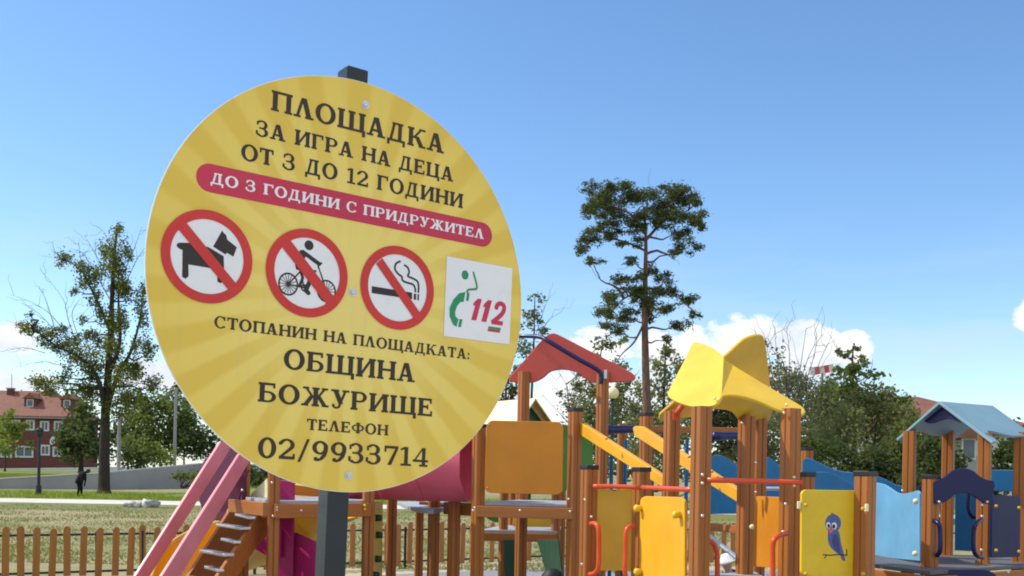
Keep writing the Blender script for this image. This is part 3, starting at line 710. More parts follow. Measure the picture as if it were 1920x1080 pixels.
# ------------------------------------------------------------------ lamps and poles
def lamp_posts():
    d = 55.0; g = WG(73, d)
    root = thing('street_lamp', 'black slim lamp post standing in the grass near the bent person', 'lamp post', g)
    t = W(73, 806, d); mb = MB()
    mb.tube([g, Vector((g.x, g.y, .5)), Vector((g.x, g.y, .52)), Vector((g.x, g.y, t.z - .35))], [.16, .13, .085, .07], 10); mb.build('post', M['cap'], root)
    mb = MB(); mb.tube([Vector((g.x, g.y, t.z - .35)), Vector((g.x, g.y, t.z - .3)), Vector((g.x, g.y, t.z))], [.1, .17, .2], 10); mb.tube([Vector((g.x, g.y, t.z)), Vector((g.x, g.y, t.z + .12))], [.24, .05], 10); mb.build('lantern', M['cap'], root)
    d = 36.0; g = WG(1152, d); c = W(1149, 737, d)
    root = thing('globe_lamp', 'lamp with milky globe on a dark post behind the red roofed tower', 'lamp post', (c.x, d, 0))
    mb = MB(); mb.tube([Vector((c.x, d, 0)), Vector((c.x, d, .6)), Vector((c.x, d, c.z - .25))], [.10, .07, .045], 10); mb.build('post', M['polepaint'], root)
    mb = MB(); mb.tube([Vector((c.x, d, c.z - .26)), Vector((c.x, d, c.z - .17))], [.07, .10], 12); mb.build('collar', M['polepaint'], root)
    mb = MB(); mb.ball(c, .21, 12); mb.build('globe', M['lampglass'], root, smooth=True)
    for px, py, d, r, lab in ((222, 775, 72.0, .14, 'shorter pale grey utility pole just right of the big tree trunk'), (327, 728, 92.0, .15, 'tall pale grey utility pole among the trees beside the yellow sign')):
        g = W(px, 882, d); t = W(px + 1, py, d)
        root = thing('utility_pole', lab, 'pole', (g.x, d, .9 if d > 80 else 0))
        mb = MB(); mb.tube([Vector((g.x, d, 0)), Vector((g.x, d, t.z))], [r, r*.75], 10); mb.build('pole', M['galv'], root)
        mb = MB(); mb.beam((g.x - .5, d, t.z - .5), (g.x + .5, d, t.z - .5), .08, .08); mb.build('crossarm', M['galv'], root)
lamp_posts()
# red-and-white striped beam seen above the bushes: jib of a small crane on its mast
def crane():
    d = 120.0; a, b = W(1518, 697, d), W(1562, 690, d)
    root = thing('crane', 'distant crane arm with red and white blocks above the bushes', 'crane', (a.x, d, 0))
    n = 5
    for i in range(n):
        p, q = a.lerp(b, i/n), a.lerp(b, (i+1)/n)
        mb = MB(); mb.beam(p, q, .5, .85); mb.build('jib_block', M['signred'] if i % 2 == 1 else M['whiteframe'], root)
    m = a.lerp(b, .55); mb = MB(); mb.tube([Vector((m.x, d, 0)), Vector((m.x, d, m.z - .4))], .14, 6); mb.build('mast', M['galv'], root)
crane()
# ------------------------------------------------------------------ play equipment
EYEV = Vector((0, 0, EYE))
def ray(px, py): return W(px, py, 1.0) - EYEV
def onplane(px, py, p, n):
    r = ray(px, py); return EYEV + r * ((p - EYEV).dot(n) / r.dot(n))
def pz(px, py, z):
    r = ray(px, py); return EYEV + r * ((z - EYE) / r.z)
def vplane(a, b):
    """upright plane through two plan points given as (pixel column, distance)"""
    A = Vector(((a[0] - PX) / F * a[1], a[1], 0)); B = Vector(((b[0] - PX) / F * b[1], b[1], 0))
    d = (B - A).normalized(); return A, Vector((d.y, -d.x, 0))
def plane3(a, b, c):
    A, B, C = W(*a), W(*b), W(*c); n = (B - A).cross(C - A).normalized(); return A, n
def panel(name, pts, pl, mat, parent, th=.018, bevel=.004, back=True):
    p, n = pl
    if n.dot(EYEV - p) < 0: n = -n
    V3 = [onplane(x, y, p, n) for x, y in pts]
    mb = MB(); mb.slab(V3, -n * th); return mb.build(name, mat, parent, bevel=bevel)
def quad_round(c, r=.1, n=5):
    """rounded outline inside a pixel quad (tl, tr, br, bl)"""
    tl, tr, br, bl = [Vector((a, b, 0)) for a, b in c]; out = []
    wq = (tr - tl).length; hq = (bl - tl).length; rx = r; ry = r * wq / hq
    for cx, cy, a0 in ((rx, ry, 180), (1 - rx, ry, 270), (1 - rx, 1 - ry, 0), (rx, 1 - ry, 90)):
        for k in range(n + 1):
            t = math.radians(a0 + 90*k/n); u, v = cx + rx*math.cos(t), cy + ry*math.sin(t)
            q = (tl*(1-u) + tr*u)*(1-v) + (bl*(1-u) + br*u)*v; out.append((q.x, q.y))
    return out
def curve(pts, n=6): return [(v.x, v.y) for v in smoothpath([(a, b, 0) for a, b in pts], n)]
def post(name, parent, px, d, ytop, rot=35, yref=None, w=.095, cap=True, zb=0, mat='wood'):
    """square timber post with a groove down each face and a flat black cap"""
    t = W(px, ytop, d); ztop = t.z; x, y = t.x, t.y
    if yref is not None: x = W(px, yref, d).x
    h = w/2; g = .007; c = .008
    q = [(-h + c, -h), (-g, -h), (0, -h + g*1.3), (g, -h), (h - c, -h)]
    prof = []
    for k in range(4):
        a = math.pi/2*k; prof += [(u*math.cos(a) - v*math.sin(a), u*math.sin(a) + v*math.cos(a)) for u, v in q]
    mb = MB(); b = zb; n = len(prof)
    mb.add([(u, v, b) for u, v in prof] + [(u, v, ztop - (.03 if cap else 0)) for u, v in prof],
           [tuple(range(n-1, -1, -1)), tuple(range(n, 2*n))] + [(i, (i+1) % n, n + (i+1) % n, n + i) for i in range(n)])
    o = mb.build(name, M[mat], parent); base = Matrix.Translation((x, y, 0)) @ Matrix.Rotation(math.radians(rot), 4, 'Z')
    o.matrix_basis = base
    if cap:
        mb = MB(); mb.box((0, 0, ztop - .016), (w + .008, w + .008, .032)); k = mb.build('post_cap', M['cap'], o, bevel=.004)
        k.matrix_parent_inverse = Matrix.Identity(4)
    return o
BOLT = {}
def bolt(parent, px, py, d, r=.011, mat='bolt'):
    if mat not in BOLT:
        mb = MB(); mb.ball((0, 0, 0), 1, 6); BOLT[mat] = mb.mesh('bolt_head'); BOLT[mat].materials.append(M[mat])
        BOLT[mat].polygons.foreach_set('use_smooth', [True]*len(BOLT[mat].polygons))
    o = bpy.data.objects.new('bolt', BOLT[mat]); COL.objects.link(o); o.parent = parent
    o.matrix_parent_inverse = parent_world(parent).inverted(); o.location = W(px, py, d); o.scale = (r, r, r)
    return o
def beam(name, parent, a, b, w=.045, h=.12, mat='wood_x'):
    """plank between two world points (top edges at the points)"""
    a, b = Vector(a), Vector(b); L = (b - a).length; mb = MB(); mb.box((L/2, 0, -h/2), (L, w, h))
    o = mb.build(name, M[mat], parent, bevel=.005); d = (b - a).normalized()
    o.matrix_basis = Matrix.Translation(a) @ d.to_track_quat('X', 'Z').to_matrix().to_4x4(); return o
def tubep(name, parent, pts, r, mat, n=10, sm=6):
    mb = MB(); mb.tube(smoothpath([W(*p) for p in pts], sm), r, n); return mb.build(name, M[mat], parent, smooth=True)
def deck(parent, pts, z, th=.03, mat='deck'):
    mb = MB(); mb.slab([Vector((p.x, p.y, z)) for p in pts], (0, 0, -th)); return mb.build('platform', M[mat], parent, bevel=.004)
def pl_pt(px, d): return Vector(((px - PX) / F * d, d, 0))

def build_slide_tower():
    root = thing('slide_tower', 'wooden play tower with pink slide rails, ladder, pink tunnel and red gable roof', 'play tower', pl_pt(690, 9.7))
    P = {}
    for k, px, d, yt, rot, cap in (('a', 512, 9.0, 770, 20, 1), ('b', 457, 10.1, 775, 20, 1), ('c', 690, 9.7, 770, 20, 1), ('d', 628, 10.8, 775, 20, 1)):
        P[k] = post('post', root, px, d, yt, rot, 990, cap=bool(cap))
    c = {k: pl_pt(px, d) for k, (px, d) in dict(a=(512, 9.0), b=(457, 10.1), c=(690, 9.7), d=(628, 10.8)).items()}
    deck(root, [c['a'], c['c'], c['d'], c['b']], 1.325)
    Z = 1.30
    def zz(p, z=Z): return Vector((p.x, p.y, z))
    f = Vector((.03, -.065, 0)); beam('beam', root, zz(c['a'] + f), zz(c['c'] + f)); beam('beam', root, zz(c['b']), zz(c['a']) + Vector((-.06, 0, 0)))
    beam('beam', root, zz(c['c']) + Vector((.05, 0, 0)), zz(c['d'])); beam('beam', root, zz(c['b']), zz(c['d']))
    beam('step_board', root, pz(433, 936, 1.325), pz(500, 942, 1.325) + Vector((0, -.02, 0)), .05, .11)
    for px, py in ((510, 905), (454, 919), (512, 968), (519, 951), (519, 956), (565, 957)): bolt(root, px, py, 8.93)
    for px, py in ((684, 948), (684, 955)): bolt(root, px, py, 9.55, .014, 'yb')
    # pink boards of the steep slide, open between
    lp = ((425, 9.9), ((-3.28/8.1)*F + 960, 8.1)); rp = ((458, 9.3), ((-2.86/7.6)*F + 960, 7.6))
    panel('slide_board', [(415, 828), (424, 828), (433, 841), (205, 1200), (179, 1200)], vplane(*lp), M['pink'], root, .03, .005)
    panel('slide_board', [(449, 853), (462, 838), (475, 850), (466, 869), (267, 1200), (228, 1200)], vplane(*rp), M['pink'], root, .03, .005)
    # dark purple rounded hood behind them
    hood = curve([(455, 826), (425, 833), (400, 847), (383, 863), (374, 882), (371, 905), (373, 940)]) + [(384, 972), (455, 985)]
    panel('hood', hood, vplane((371, 10.5), (455, 10.0)), M['purple'], root, .05, .012)
    panel('side_board', [(425, 905), (449, 895), (466, 880), (448, 935), (431, 960), (415, 960), (407, 948)], vplane((405, 9.9), (470, 9.7)), M['purple'], root, .02)
    # yellow curved trough slide
    path = smoothpath([W(640, 915, 11.2), W(575, 950, 11.6), W(500, 990, 11.5), W(430, 1015, 11.0), W(378, 1050, 10.3), W(350, 1120, 9.7), W(335, 1190, 9.3)], 6)
    vs = []; fs = []; K = 13
    for i, p in enumerate(path):
        t = (path[min(i+1, len(path)-1)] - path[max(i-1, 0)]).normalized(); s = t.cross(Vector((0, 0, 1))).normalized(); u = s.cross(t)
        for rr in (.36, .335):
            for k in range(K):
                a = math.radians(-205 + 230*k/(K-1)); vs.append(p + s*rr*math.cos(a) + u*rr*math.sin(a))
    n = 2*K
    for i in range(len(path) - 1):
        for k in range(K-1):
            fs.append((i*n+k, i*n+k+1, (i+1)*n+k+1, (i+1)*n+k)); fs.append((i*n+K+k, (i+1)*n+K+k, (i+1)*n+K+k+1, i*n+K+k+1))
        for k0, k1 in ((0, K), (2*K-1, K-1)): fs.append((i*n+k0, (i+1)*n+k0, (i+1)*n+k1, i*n+k1))
    for i in (0, len(path)-1):
        for k in range(K-1): fs.append((i*n+k, i*n+K+k, i*n+K+k+1, i*n+k+1))
    mb = MB(); mb.add(vs, fs); mb.build('curved_slide', M['slideyellow'], root, smooth=True)
    panel('side_board', [(500, 897), (470, 927), (466, 940), (506, 942)], vplane((466, 10.2), (506, 9.9)), M['cream'], root, .02)
    # ladder with two brown stringers and pale treads
    l1 = ((433, 9.65), ((-2.75/8.6)*F + 960, 8.6)); l2 = ((488, 9.1), ((-2.37/8.05)*F + 960, 8.05))
    lad = bpy.data.objects.new('ladder', None); COL.objects.link(lad); lad.parent = root; lad.matrix_parent_inverse = parent_world(root).inverted(); lad.location = pl_pt(420, 8.6)
    panel('stringer', curve([(429, 962), (433, 953), (440, 950), (470, 954)]) + [(497, 962), (480, 1000), (345, 1200), (278, 1200)], vplane(*l1), M['wood_x'], lad, .03)
    panel('stringer', curve([(479, 975), (484, 967), (492, 963), (506, 966)]) + [(504, 1000), (478, 1030), (371, 1200), (328, 1200)], vplane(*l2), M['wood_x'], lad, .03)
    for xl, yl, xr, yr, wd in ((446, 965, 473, 971, .06), (414, 984, 461, 991, .09), (420, 1011, 446, 1017, .06), (383, 1033, 430, 1041, .09), (389, 1063, 414, 1070, .06), (352, 1083, 399, 1091, .09)):
        b = onplane(xr, yr, *vplane(*l2)); a = pz(xl, yl, b.z)
        mb = MB(); mb.beam(a, b, wd, .025); mb.build('tread', M['steel'], lad, bevel=.006)
    # magenta upright and chute
    panel('upright_board', [(523, 900), (550, 903), (548, 1200), (520, 1200)], vplane((523, 9.35), (550, 9.3)), M['magenta'], root, .03)
    panel('chute_side', [(550, 998), (603, 1022), (640, 1050), (640, 1190), (600, 1190), (548, 1090)], vplane((548, 9.4), (640, 8.8)), M['magenta'], root, .03)
    panel('chute_side', [(478, 1030), (500, 985), (524, 990), (524, 1045), (500, 1042)], vplane((478, 9.5), (524, 9.3)), M['magenta'], root, .03)
    panel('crossboard', [(548, 908), (612, 918), (612, 932), (548, 928)], vplane((548, 10.7), (612, 10.8)), M['orange'], root, .03)
    # yellow climbing wall with dark grips
    cw = vplane((692, 9.65), (719, 10.6))
    panel('climbing_wall', [(691, 944), (718, 940), (716, 1130), (688, 1150)], cw, M['yellow'], root, .02)
    for px, py in ((705, 971), (706, 1003), (704, 1048), (700, 1078)):
        p = onplane(px, py, *cw); mb = MB(); n = cw[1] if cw[1].dot(EYEV - p) > 0 else -cw[1]; mb.tube([p, p + n*.05, p + n*.06], [.035, .03, .015], 10); mb.build('grip', M['dgreen'], root, smooth=True)
    # posts and deck under the tunnel
    for px, d, yt, rot in ((734, 10.9, 925, 15), (786, 12.6, 925, 10), (813, 10.6, 935, 30), (851, 10.2, 935, 40)): post('post', root, px, d, yt, rot, 1000, cap=False)
    p = [pz(x, y, 1.24) for x, y in ((745, 940), (760, 947), (785, 954), (812, 956), (840, 950), (845, 940))]
    deck(root, p, 1.24, .04)
    beam('step_board', root, pz(803, 941, 1.29), pz(828, 943, 1.27) , .20, .03)
    beam('beam', root, pz(835, 941, 1.30), pz(893, 944, 1.30), .05, .12)
    # octagonal pink tunnel
    a0, a1 = W(655, 866, 10.35), W(889, 869, 9.95); zc = 1.69; a0.z = a1.z = zc
    t = (a1 - a0).normalized(); s = Vector((t.y, -t.x, 0)); Lt = (a1 - a0).length
    nseg = 3; gap = .004
    for i in range(nseg):
        p, q = a0 + t*Lt*i/nseg, a0 + t*(Lt*(i+1)/nseg - gap)
        mb = MB(); vs = []
        for e in (p, q):
            for rr in (.400, .385):
                vs += [e + s*rr*math.cos(math.pi*(k+.5)/4) + Vector((0, 0, rr*math.sin(math.pi*(k+.5)/4))) for k in range(8)]
        fs = []
        for k in range(8):
            k2 = (k+1) % 8
            fs += [(k, k2, 16+k2, 16+k), (8+k, 24+k, 24+k2, 8+k2), (k, 8+k, 8+k2, k2), (16+k, 16+k2, 24+k2, 24+k)]
        mb.add(vs, fs)
        # moulded ribs on the upper facets
        mb.build('tunnel_section', M['pinkplastic'], root, bevel=.012)
    # orange panelled tower with the red gable
    post('post', root, 897, 9.6, 795, 35, 900); post('post', root, 1076, 9.4, 765, 35, 900)
    post('post', root, 980, 10.7, 697, 30, 840, cap=False); post('post', root, 1129, 10.5, 697, 35, 780, cap=False)
    oc = [pl_pt(897, 9.6), pl_pt(1076, 9.4), pl_pt(1131, 10.5), pl_pt(976, 10.7)]
    deck(root, oc, 1.33)
    for i in range(4): beam('beam', root, zz(oc[i], 1.298) + (Vector((0, -.05, 0)) if i == 0 else Vector()), zz(oc[(i+1) % 4], 1.298) + (Vector((0, -.05, 0)) if i == 0 else Vector()), .045, .10)
    panel('orange_panel', quad_round([(912, 788), (1056, 791), (1055, 928), (908, 924)], .09), vplane((897, 9.52), (1076, 9.34)), M['orange'], root, .02, .005)
    for px, py in ((918, 796), (1049, 799), (1048, 918), (914, 915)): bolt(root, px, py, 9.4, .012, 'orange')
    for px, py in ((890, 952), (975, 957), (1069, 959), (1066, 936), (887, 957)): bolt(root, px, py, 9.3)
    g = curve([(954, 716), (956, 706), (968, 692)], 4) + curve([(1020, 632), (1030, 626), (1040, 625), (1052, 630)], 4) + curve([(1182, 697), (1191, 706), (1186, 714), (1170, 716)], 4) + \
        curve([(1141, 717), (1112, 717), (1096, 709), (1083, 699), (1058, 693), (1033, 696), (1018, 708), (1002, 716), (985, 718)], 4)
    panel('gable_board', g, vplane((980, 10.72), (1129, 10.52)), M['red'], root, .045, .008)
    tubep('blue_pipe', root, [(930, 628, 10.9), (975, 630, 10.8), (1012, 632, 10.6), (1030, 641, 10.5), (1080, 671, 10.42), (1124, 697, 10.36), (1127, 720, 10.36)], .022, 'navytube', 10)
    mb = MB(); p = W(1135, 702, 10.42); mb.box(p, (.03, .03, .09)); mb.build('bracket', M['steel'], root, bevel=.004)
    # sloping yellow boards going down to the next tower
    post('post', root, 1211, 10.0, 774, 30, 830)
    v1 = vplane((1088, 9.35), (1244, 8.1)); v2 = vplane((1190, 9.9), (1392, 8.15))
    panel('sloping_board', [(1088, 792), (1244, 894), (1248, 903), (1240, 913), (1088, 816)], v1, M['amber'], root, .05, .006)
    panel('sloping_board', [(1186, 802), (1190, 799), (1200, 799), (1394, 925), (1394, 936), (1387, 945), (1189, 817)], v2, M['amber'], root, .05, .006)
    for px, py in ((1137, 822), (1179, 849), (1220, 880)): bolt(root, px, py, 8.7, .014, 'amber')
    for px, py in ((1292, 856), (1335, 884), (1390, 918)): bolt(root, px, py, 8.5, .014, 'amber')

def build_green_house():
    root = thing('green_play_house', 'play house with pale cream roof and green gable behind the orange panel', 'play house', pl_pt(985, 12.6))
    AP, BK = W(1004, 751, 12.0), W(926, 757, 13.1)
    dn = BK - AP; e1 = W(952, 830, 11.5); e2 = W(1062, 834, 12.4)
    up = Vector((0, 0, .03))
    for e, nm in ((e1, 'cream_roof'), (e2, 'roof_board')):
        mb = MB(); mb.slab([AP, BK, e + dn, e], up); mb.build(nm, M['cream'] if e is e1 else M['mustard'], root, bevel=.006)
    f = Vector((dn.x, dn.y, 0)) * .1
    mb = MB(); mb.slab([AP + f - up*2, e1 + f - up, e2 + f - up], Vector((dn.x, dn.y, 0)) * .03); mb.build('gable_board', M['dgreen'], root)
    for px, d in ((944, 12.1), (1042, 12.1), (960, 13.2), (1052, 13.1)): post('post', root, px, d, 822, 20, 980, cap=False, w=.085)
    Z = .95
    a, b, c, d = [Vector((p.x, p.y, Z)) for p in (pl_pt(900, 12.0), pl_pt(1046, 12.0), pl_pt(1056, 13.3), pl_pt(950, 13.3))]
    deck(root, [a, b, c, d], Z); beam('beam', root, a - Vector((0, .04, .03)), b - Vector((0, .04, .03)), .045, .09)
    panel('side_panel', [(962, 958), (1036, 960), (1035, 990), (961, 989)], vplane((944, 12.9), (1042, 12.9)), M['mustard'], root)
    panel('green_panel', [(1056, 795), (1112, 815), (1112, 872), (1056, 925)], vplane((1056, 11.6), (1112, 11.9)), M['green'], root)
    panel('green_panel', curve([(905, 945), (905, 962), (918, 975), (935, 980)]) + [(935, 940)], vplane((905, 11.8), (935, 11.8)), M['green'], root)
    panel('slide_side', [(1006, 1012), (1046, 1012), (1056, 1100), (1034, 1110)], vplane((1006, 11.8), (1056, 10.9)), M['dgreen'], root)
    panel('slide_side', [(944, 1012), (964, 1012), (966, 1120), (948, 1120)], vplane((940, 11.9), (966, 11.9)), M['dgreen'], root)
    mb = MB(); p = W(1036, 1096, 10.4); mb.ball(p, .13, 10, (1, 1, 1.25)); mb.build('rubber_bumper', M['rubberblack'], root, smooth=True)

def build_beam_frame():
    root = thing('climbing_frame', 'brown crossbeam frame with blue tubes seen between the two roofed towers', 'climbing frame', pl_pt(1230, 12.5))
    a, b = W(1160, 797, 12.6), W(1420, 803, 12.3); beam('crossbeam', root, a, b, .08, .075)
    for px in (1165, 1418): post('post', root, px, 12.5, 795, 10, 900, cap=False)
    for px, py in ((1170, 793), (1282, 799)): bolt(root, px, py, 12.5, .022)
    tubep('blue_tube', root, [(1126, 806, 11.6), (1131, 806, 11.62), (1140, 806, 11.65), (1190, 805, 11.9)], [.055]*13 + [.05]*0 + [.045]*6, 'navytube', 14)
    tubep('blue_tube', root, [(1336, 818, 11.6), (1342, 818, 11.62), (1350, 818, 11.65), (1392, 817, 11.9)], [.05]*13 + [.045]*6, 'navytube', 14)
    for px in (1133, 1146, 1172, 1287): 
        p = pl_pt(px, 12.3); mb = MB(); mb.tube([p, Vector((p.x, p.y, 2.0))], .022, 8); mb.build('upright_tube', M['steel'] if px in (1133,) else M['mblue'], root)

def build_star_tower():
    root = thing('star_roof_tower', 'wooden play tower with yellow star shaped roof and a bluebird panel', 'play tower', pl_pt(1330, 7.2))
    post('post', root, 1103, 7.7, 872, 30, 980); post('post', root, 1201, 7.6, 876, 30, 980)
    post('post', root, 1313, 6.6, 762, 32, 930, w=.098, cap=False); post('post', root, 1480, 6.85, 766, 32, 930, w=.098, cap=False)
    post('post', root, 1259, 7.9, 771, 25, 850, cap=False); post('post', root, 1398, 8.0, 780, 25, 930, w=.1, cap=False); post('post', root, 1421, 8.3, 785, 25, 930, cap=False)
    post('post', root, 1510, 7.2, 885, 30, 900); post('post', root, 1621, 6.55, 883, 40, 980, w=.1)
    sq = [pl_pt(1313, 6.65), pl_pt(1480, 6.9), pl_pt(1421, 8.2), pl_pt(1259, 7.85)]
    deck(root, sq, .87); 
    for i in range(4): beam('beam', root, Vector((*sq[i].xy, .835)), Vector((*sq[(i+1) % 4].xy, .835)), .045, .11)
    # star roof: four leaf-shaped boards
    Y = M['roofyellow']
    pL = plane3((1302, 641, 7.9), (1251, 737, 7.4), (1353, 742, 6.8))
    panel('roof_leaf', curve([(1251, 737), (1270, 700), (1287, 667), (1297, 645), (1304, 641), (1318, 644), (1338, 653), (1357, 667)], 5) + [(1353, 742)] + curve([(1348, 750), (1338, 759), (1314, 763), (1291, 760), (1265, 751), (1253, 743)], 5), pL, Y, root, .022, .005)
    pR = plane3((1356, 672, 7.4), (1353, 742, 6.8), (1508, 772, 6.9))
    panel('roof_leaf', [(1354, 742), (1356, 672)] + curve([(1356, 672), (1400, 700), (1459, 735), (1498, 758), (1509, 768), (1507, 776), (1495, 777)], 5) + curve([(1459, 767), (1430, 754), (1407, 746), (1385, 741), (1368, 740)], 5), pR, Y, root, .022, .005)
    pU = plane3((1355, 674, 7.45), (1423, 629, 7.55), (1443, 718, 8.2))
    panel('roof_leaf', [(1352, 692), (1354, 675)] + curve([(1381, 650), (1395, 638), (1408, 632), (1423, 629), (1432, 632), (1436, 650), (1440, 680), (1446, 742)], 5), pU, Y, root, .022, .005)
    pB = plane3((1350, 742, 7.4), (1446, 775, 8.25), (1379, 787, 8.0))
    panel('roof_leaf', [(1335, 748), (1352, 735), (1410, 738), (1450, 755)] + curve([(1449, 770), (1446, 782), (1438, 793), (1425, 800), (1406, 796)], 4) + curve([(1385, 788), (1378, 778), (1368, 771), (1350, 768), (1335, 768)], 4), pB, Y, root, .022, .005)
    pC = plane3((1236, 786, 8.1), (1268, 752, 7.8), (1312, 775, 8.2))
    panel('roof_leaf', [(1237, 779), (1270, 750), (1322, 757), (1322, 770)] + curve([(1300, 782), (1268, 786), (1242, 790), (1236, 786)], 4), pC, Y, root, .022, .005)
    panel('bracket', [(1262, 768), (1276, 768), (1275, 788), (1262, 788)], vplane((1262, 7.75), (1276, 7.75)), M['redtube'], root, .02)
    tubep('bracket', root, [(1268, 776, 7.72), (1280, 760, 7.7)], .022, 'redtube', 6, 2)
    for px, py, d in ((1340, 747, 6.78), (1475, 759, 6.85), (1391, 793, 7.9), (1470, 774, 6.8)): bolt(root, px, py, d, .010)
    # panels
    panel('mustard_panel', curve([(1116, 917), (1140, 917), (1152, 921), (1163, 917), (1188, 917)], 3) + [(1188, 1070), (1115, 1070)], vplane((1103, 7.7), (1201, 7.62)), M['mustard'], root, .018)
    cp = vplane((1196, 7.45), (1290, 6.68))
    panel('climbing_panel', quad_round([(1200, 930), (1283, 932), (1284, 1190), (1197, 1180)], .13), cp, M['amber'], root, .02, .005)
    nrm = cp[1] if cp[1].dot(EYEV - cp[0]) > 0 else -cp[1]
    for px, py in ((1203, 953), (1276, 965), (1203, 1072)):
        p = onplane(px, py, *cp); mb = MB(); mb.tube([p, p + nrm*.045, p + nrm*.055], [.02, .026, .014], 10); mb.build('grip', M['yellow'], root, smooth=True)
    panel('orange_panel', quad_round([(1414, 930), (1466, 932), (1464, 1066), (1412, 1062)], .08), vplane((1400, 7.9), (1480, 7.3)), M['orange'], root, .02)
    bp = vplane((1503, 6.35), (1624, 6.6))
    panel('bird_panel', quad_round([(1504, 918), (1622, 920), (1623, 1082), (1503, 1080)], .08), bp, M['yellow'], root, .02, .005)
    n2 = bp[1] if bp[1].dot(EYEV - bp[0]) > 0 else -bp[1]
    def decal(name, polys, mat, lay, par):
        v, f = union2d(polys); k = .0005*lay
        me = bpy.data.meshes.new(name); me.from_pydata([onplane(x, y, bp[0], bp[1]) + n2*k for x, y in v], [], f); me.update(); me.materials.append(mat)
        return link(name, me, None, par)
    def E(cx, cy, rx, ry, rot=0, n=24):
        c, s = math.cos(math.radians(rot)), math.sin(math.radians(rot)); return [(cx + rx*math.cos(a)*c - ry*math.sin(a)*s, cy + rx*math.cos(a)*s + ry*math.sin(a)*c) for a in [2*math.pi*k/n for k in range(n)]]
    bb = decal('bird_picture', [E(1562, 981, 15, 17), curve([(1553, 993), (1552, 1010), (1556, 1024), (1566, 1035), (1574, 1040), (1579, 1050), (1585, 1051), (1582, 1038), (1577, 1018), (1574, 1000), (1570, 993)], 4)] + stroke([(1558, 966), (1560, 962), (1564, 965)], 2, 1), plastic('bird_blue', (.085, .12, .30), .5), 1, root)
    decal('bird_wing', [curve([(1562, 1002), (1560, 1018), (1566, 1030), (1574, 1038), (1573, 1018), (1569, 1002)], 4)], plastic('bird_wing_blue', (.045, .06, .20), .5), 2, bb)
    decal('bird_eyes', [E(1553, 985, 4.2, 6), E(1564, 986, 4.8, 6.5)], M['signwhite'], 2, bb); decal('bird_pupils', [E(1553.5, 986, 2.6, 3.8), E(1563, 987, 3, 4.2)], M['black'], 3, bb)
    decal('bird_beak', [[(1553, 992), (1560, 990), (1563, 994), (1556, 1001)]], M['pinkplastic'], 3, bb)
    decal('twig', stroke([(1543, 1040), (1556, 1041), (1570, 1040), (1588, 1041)], 2.2, 3) + stroke([(1546, 1047), (1550, 1040)], 1.8, 1) + stroke([(1587, 1030), (1588, 1041)], 1.8, 1), M['darkprint'], 2, bb)
    for px, py in ((1511, 947), (1618, 954), (1511, 1076), (1618, 1076)): bolt(root, px, py, 6.33, .013, 'mustard')
    for px, py in ((1498, 947), (1625, 952)): 
        mb = MB(); mb.box(W(px, py, 6.36), (.02, .02, .045)); mb.build('clip', M['cream'], root, bevel=.004)
    # red bars and handles
    T = lambda pts, r=.017: tubep('red_bar', root, pts, r, 'redtube', 12, 3)
    T([(1112, 912, 7.62), (1150, 912, 7.58), (1200, 914, 7.5)]); T([(1205, 914, 7.45), (1250, 916, 7.0), (1300, 918, 6.62)])
    T([(1326, 900, 6.53), (1410, 902, 6.53), (1505, 905, 6.55)])
    Hd = lambda pts: tubep('handle', root, pts, .017, 'redtube', 12, 6)
    Hd([(1108, 982, 7.58), (1116, 982, 7.5), (1122, 992, 7.46), (1123, 1030, 7.46), (1122, 1062, 7.46), (1116, 1074, 7.5), (1106, 1077, 7.58)])
    Hd([(1188, 987, 7.5), (1180, 988, 7.42), (1174, 998, 7.4), (1173, 1030, 7.4), (1173, 1080, 7.4), (1190, 1092, 7.5)])
    Hd([(1328, 1012, 6.75), (1338, 1020, 6.8), (1344, 1036, 6.82), (1345, 1060, 6.82), (1345, 1110, 6.82)])
    Hd([(1474, 1000, 6.75), (1462, 1003, 6.66), (1452, 1012, 6.62), (1449, 1026, 6.62), (1449, 1060, 6.62), (1450, 1120, 6.62)])
    for px, py, d in ((1317, 890, 6.5), (1317, 906, 6.5), (1317, 967, 6.5), (1489, 895, 6.75), (1489, 911, 6.75), (1473, 945, 6.75), (1468, 997, 6.7), (1097, 937, 7.6), (1091, 1058, 7.6), (1109, 969, 7.6), (1417, 868, 8.15), (1417, 923, 8.15), (1411, 985, 7.9)): bolt(root, px, py, d, .010)
    for px, py in ((1410, 988),): bolt(root, px, py, 7.88, .02, 'cream')

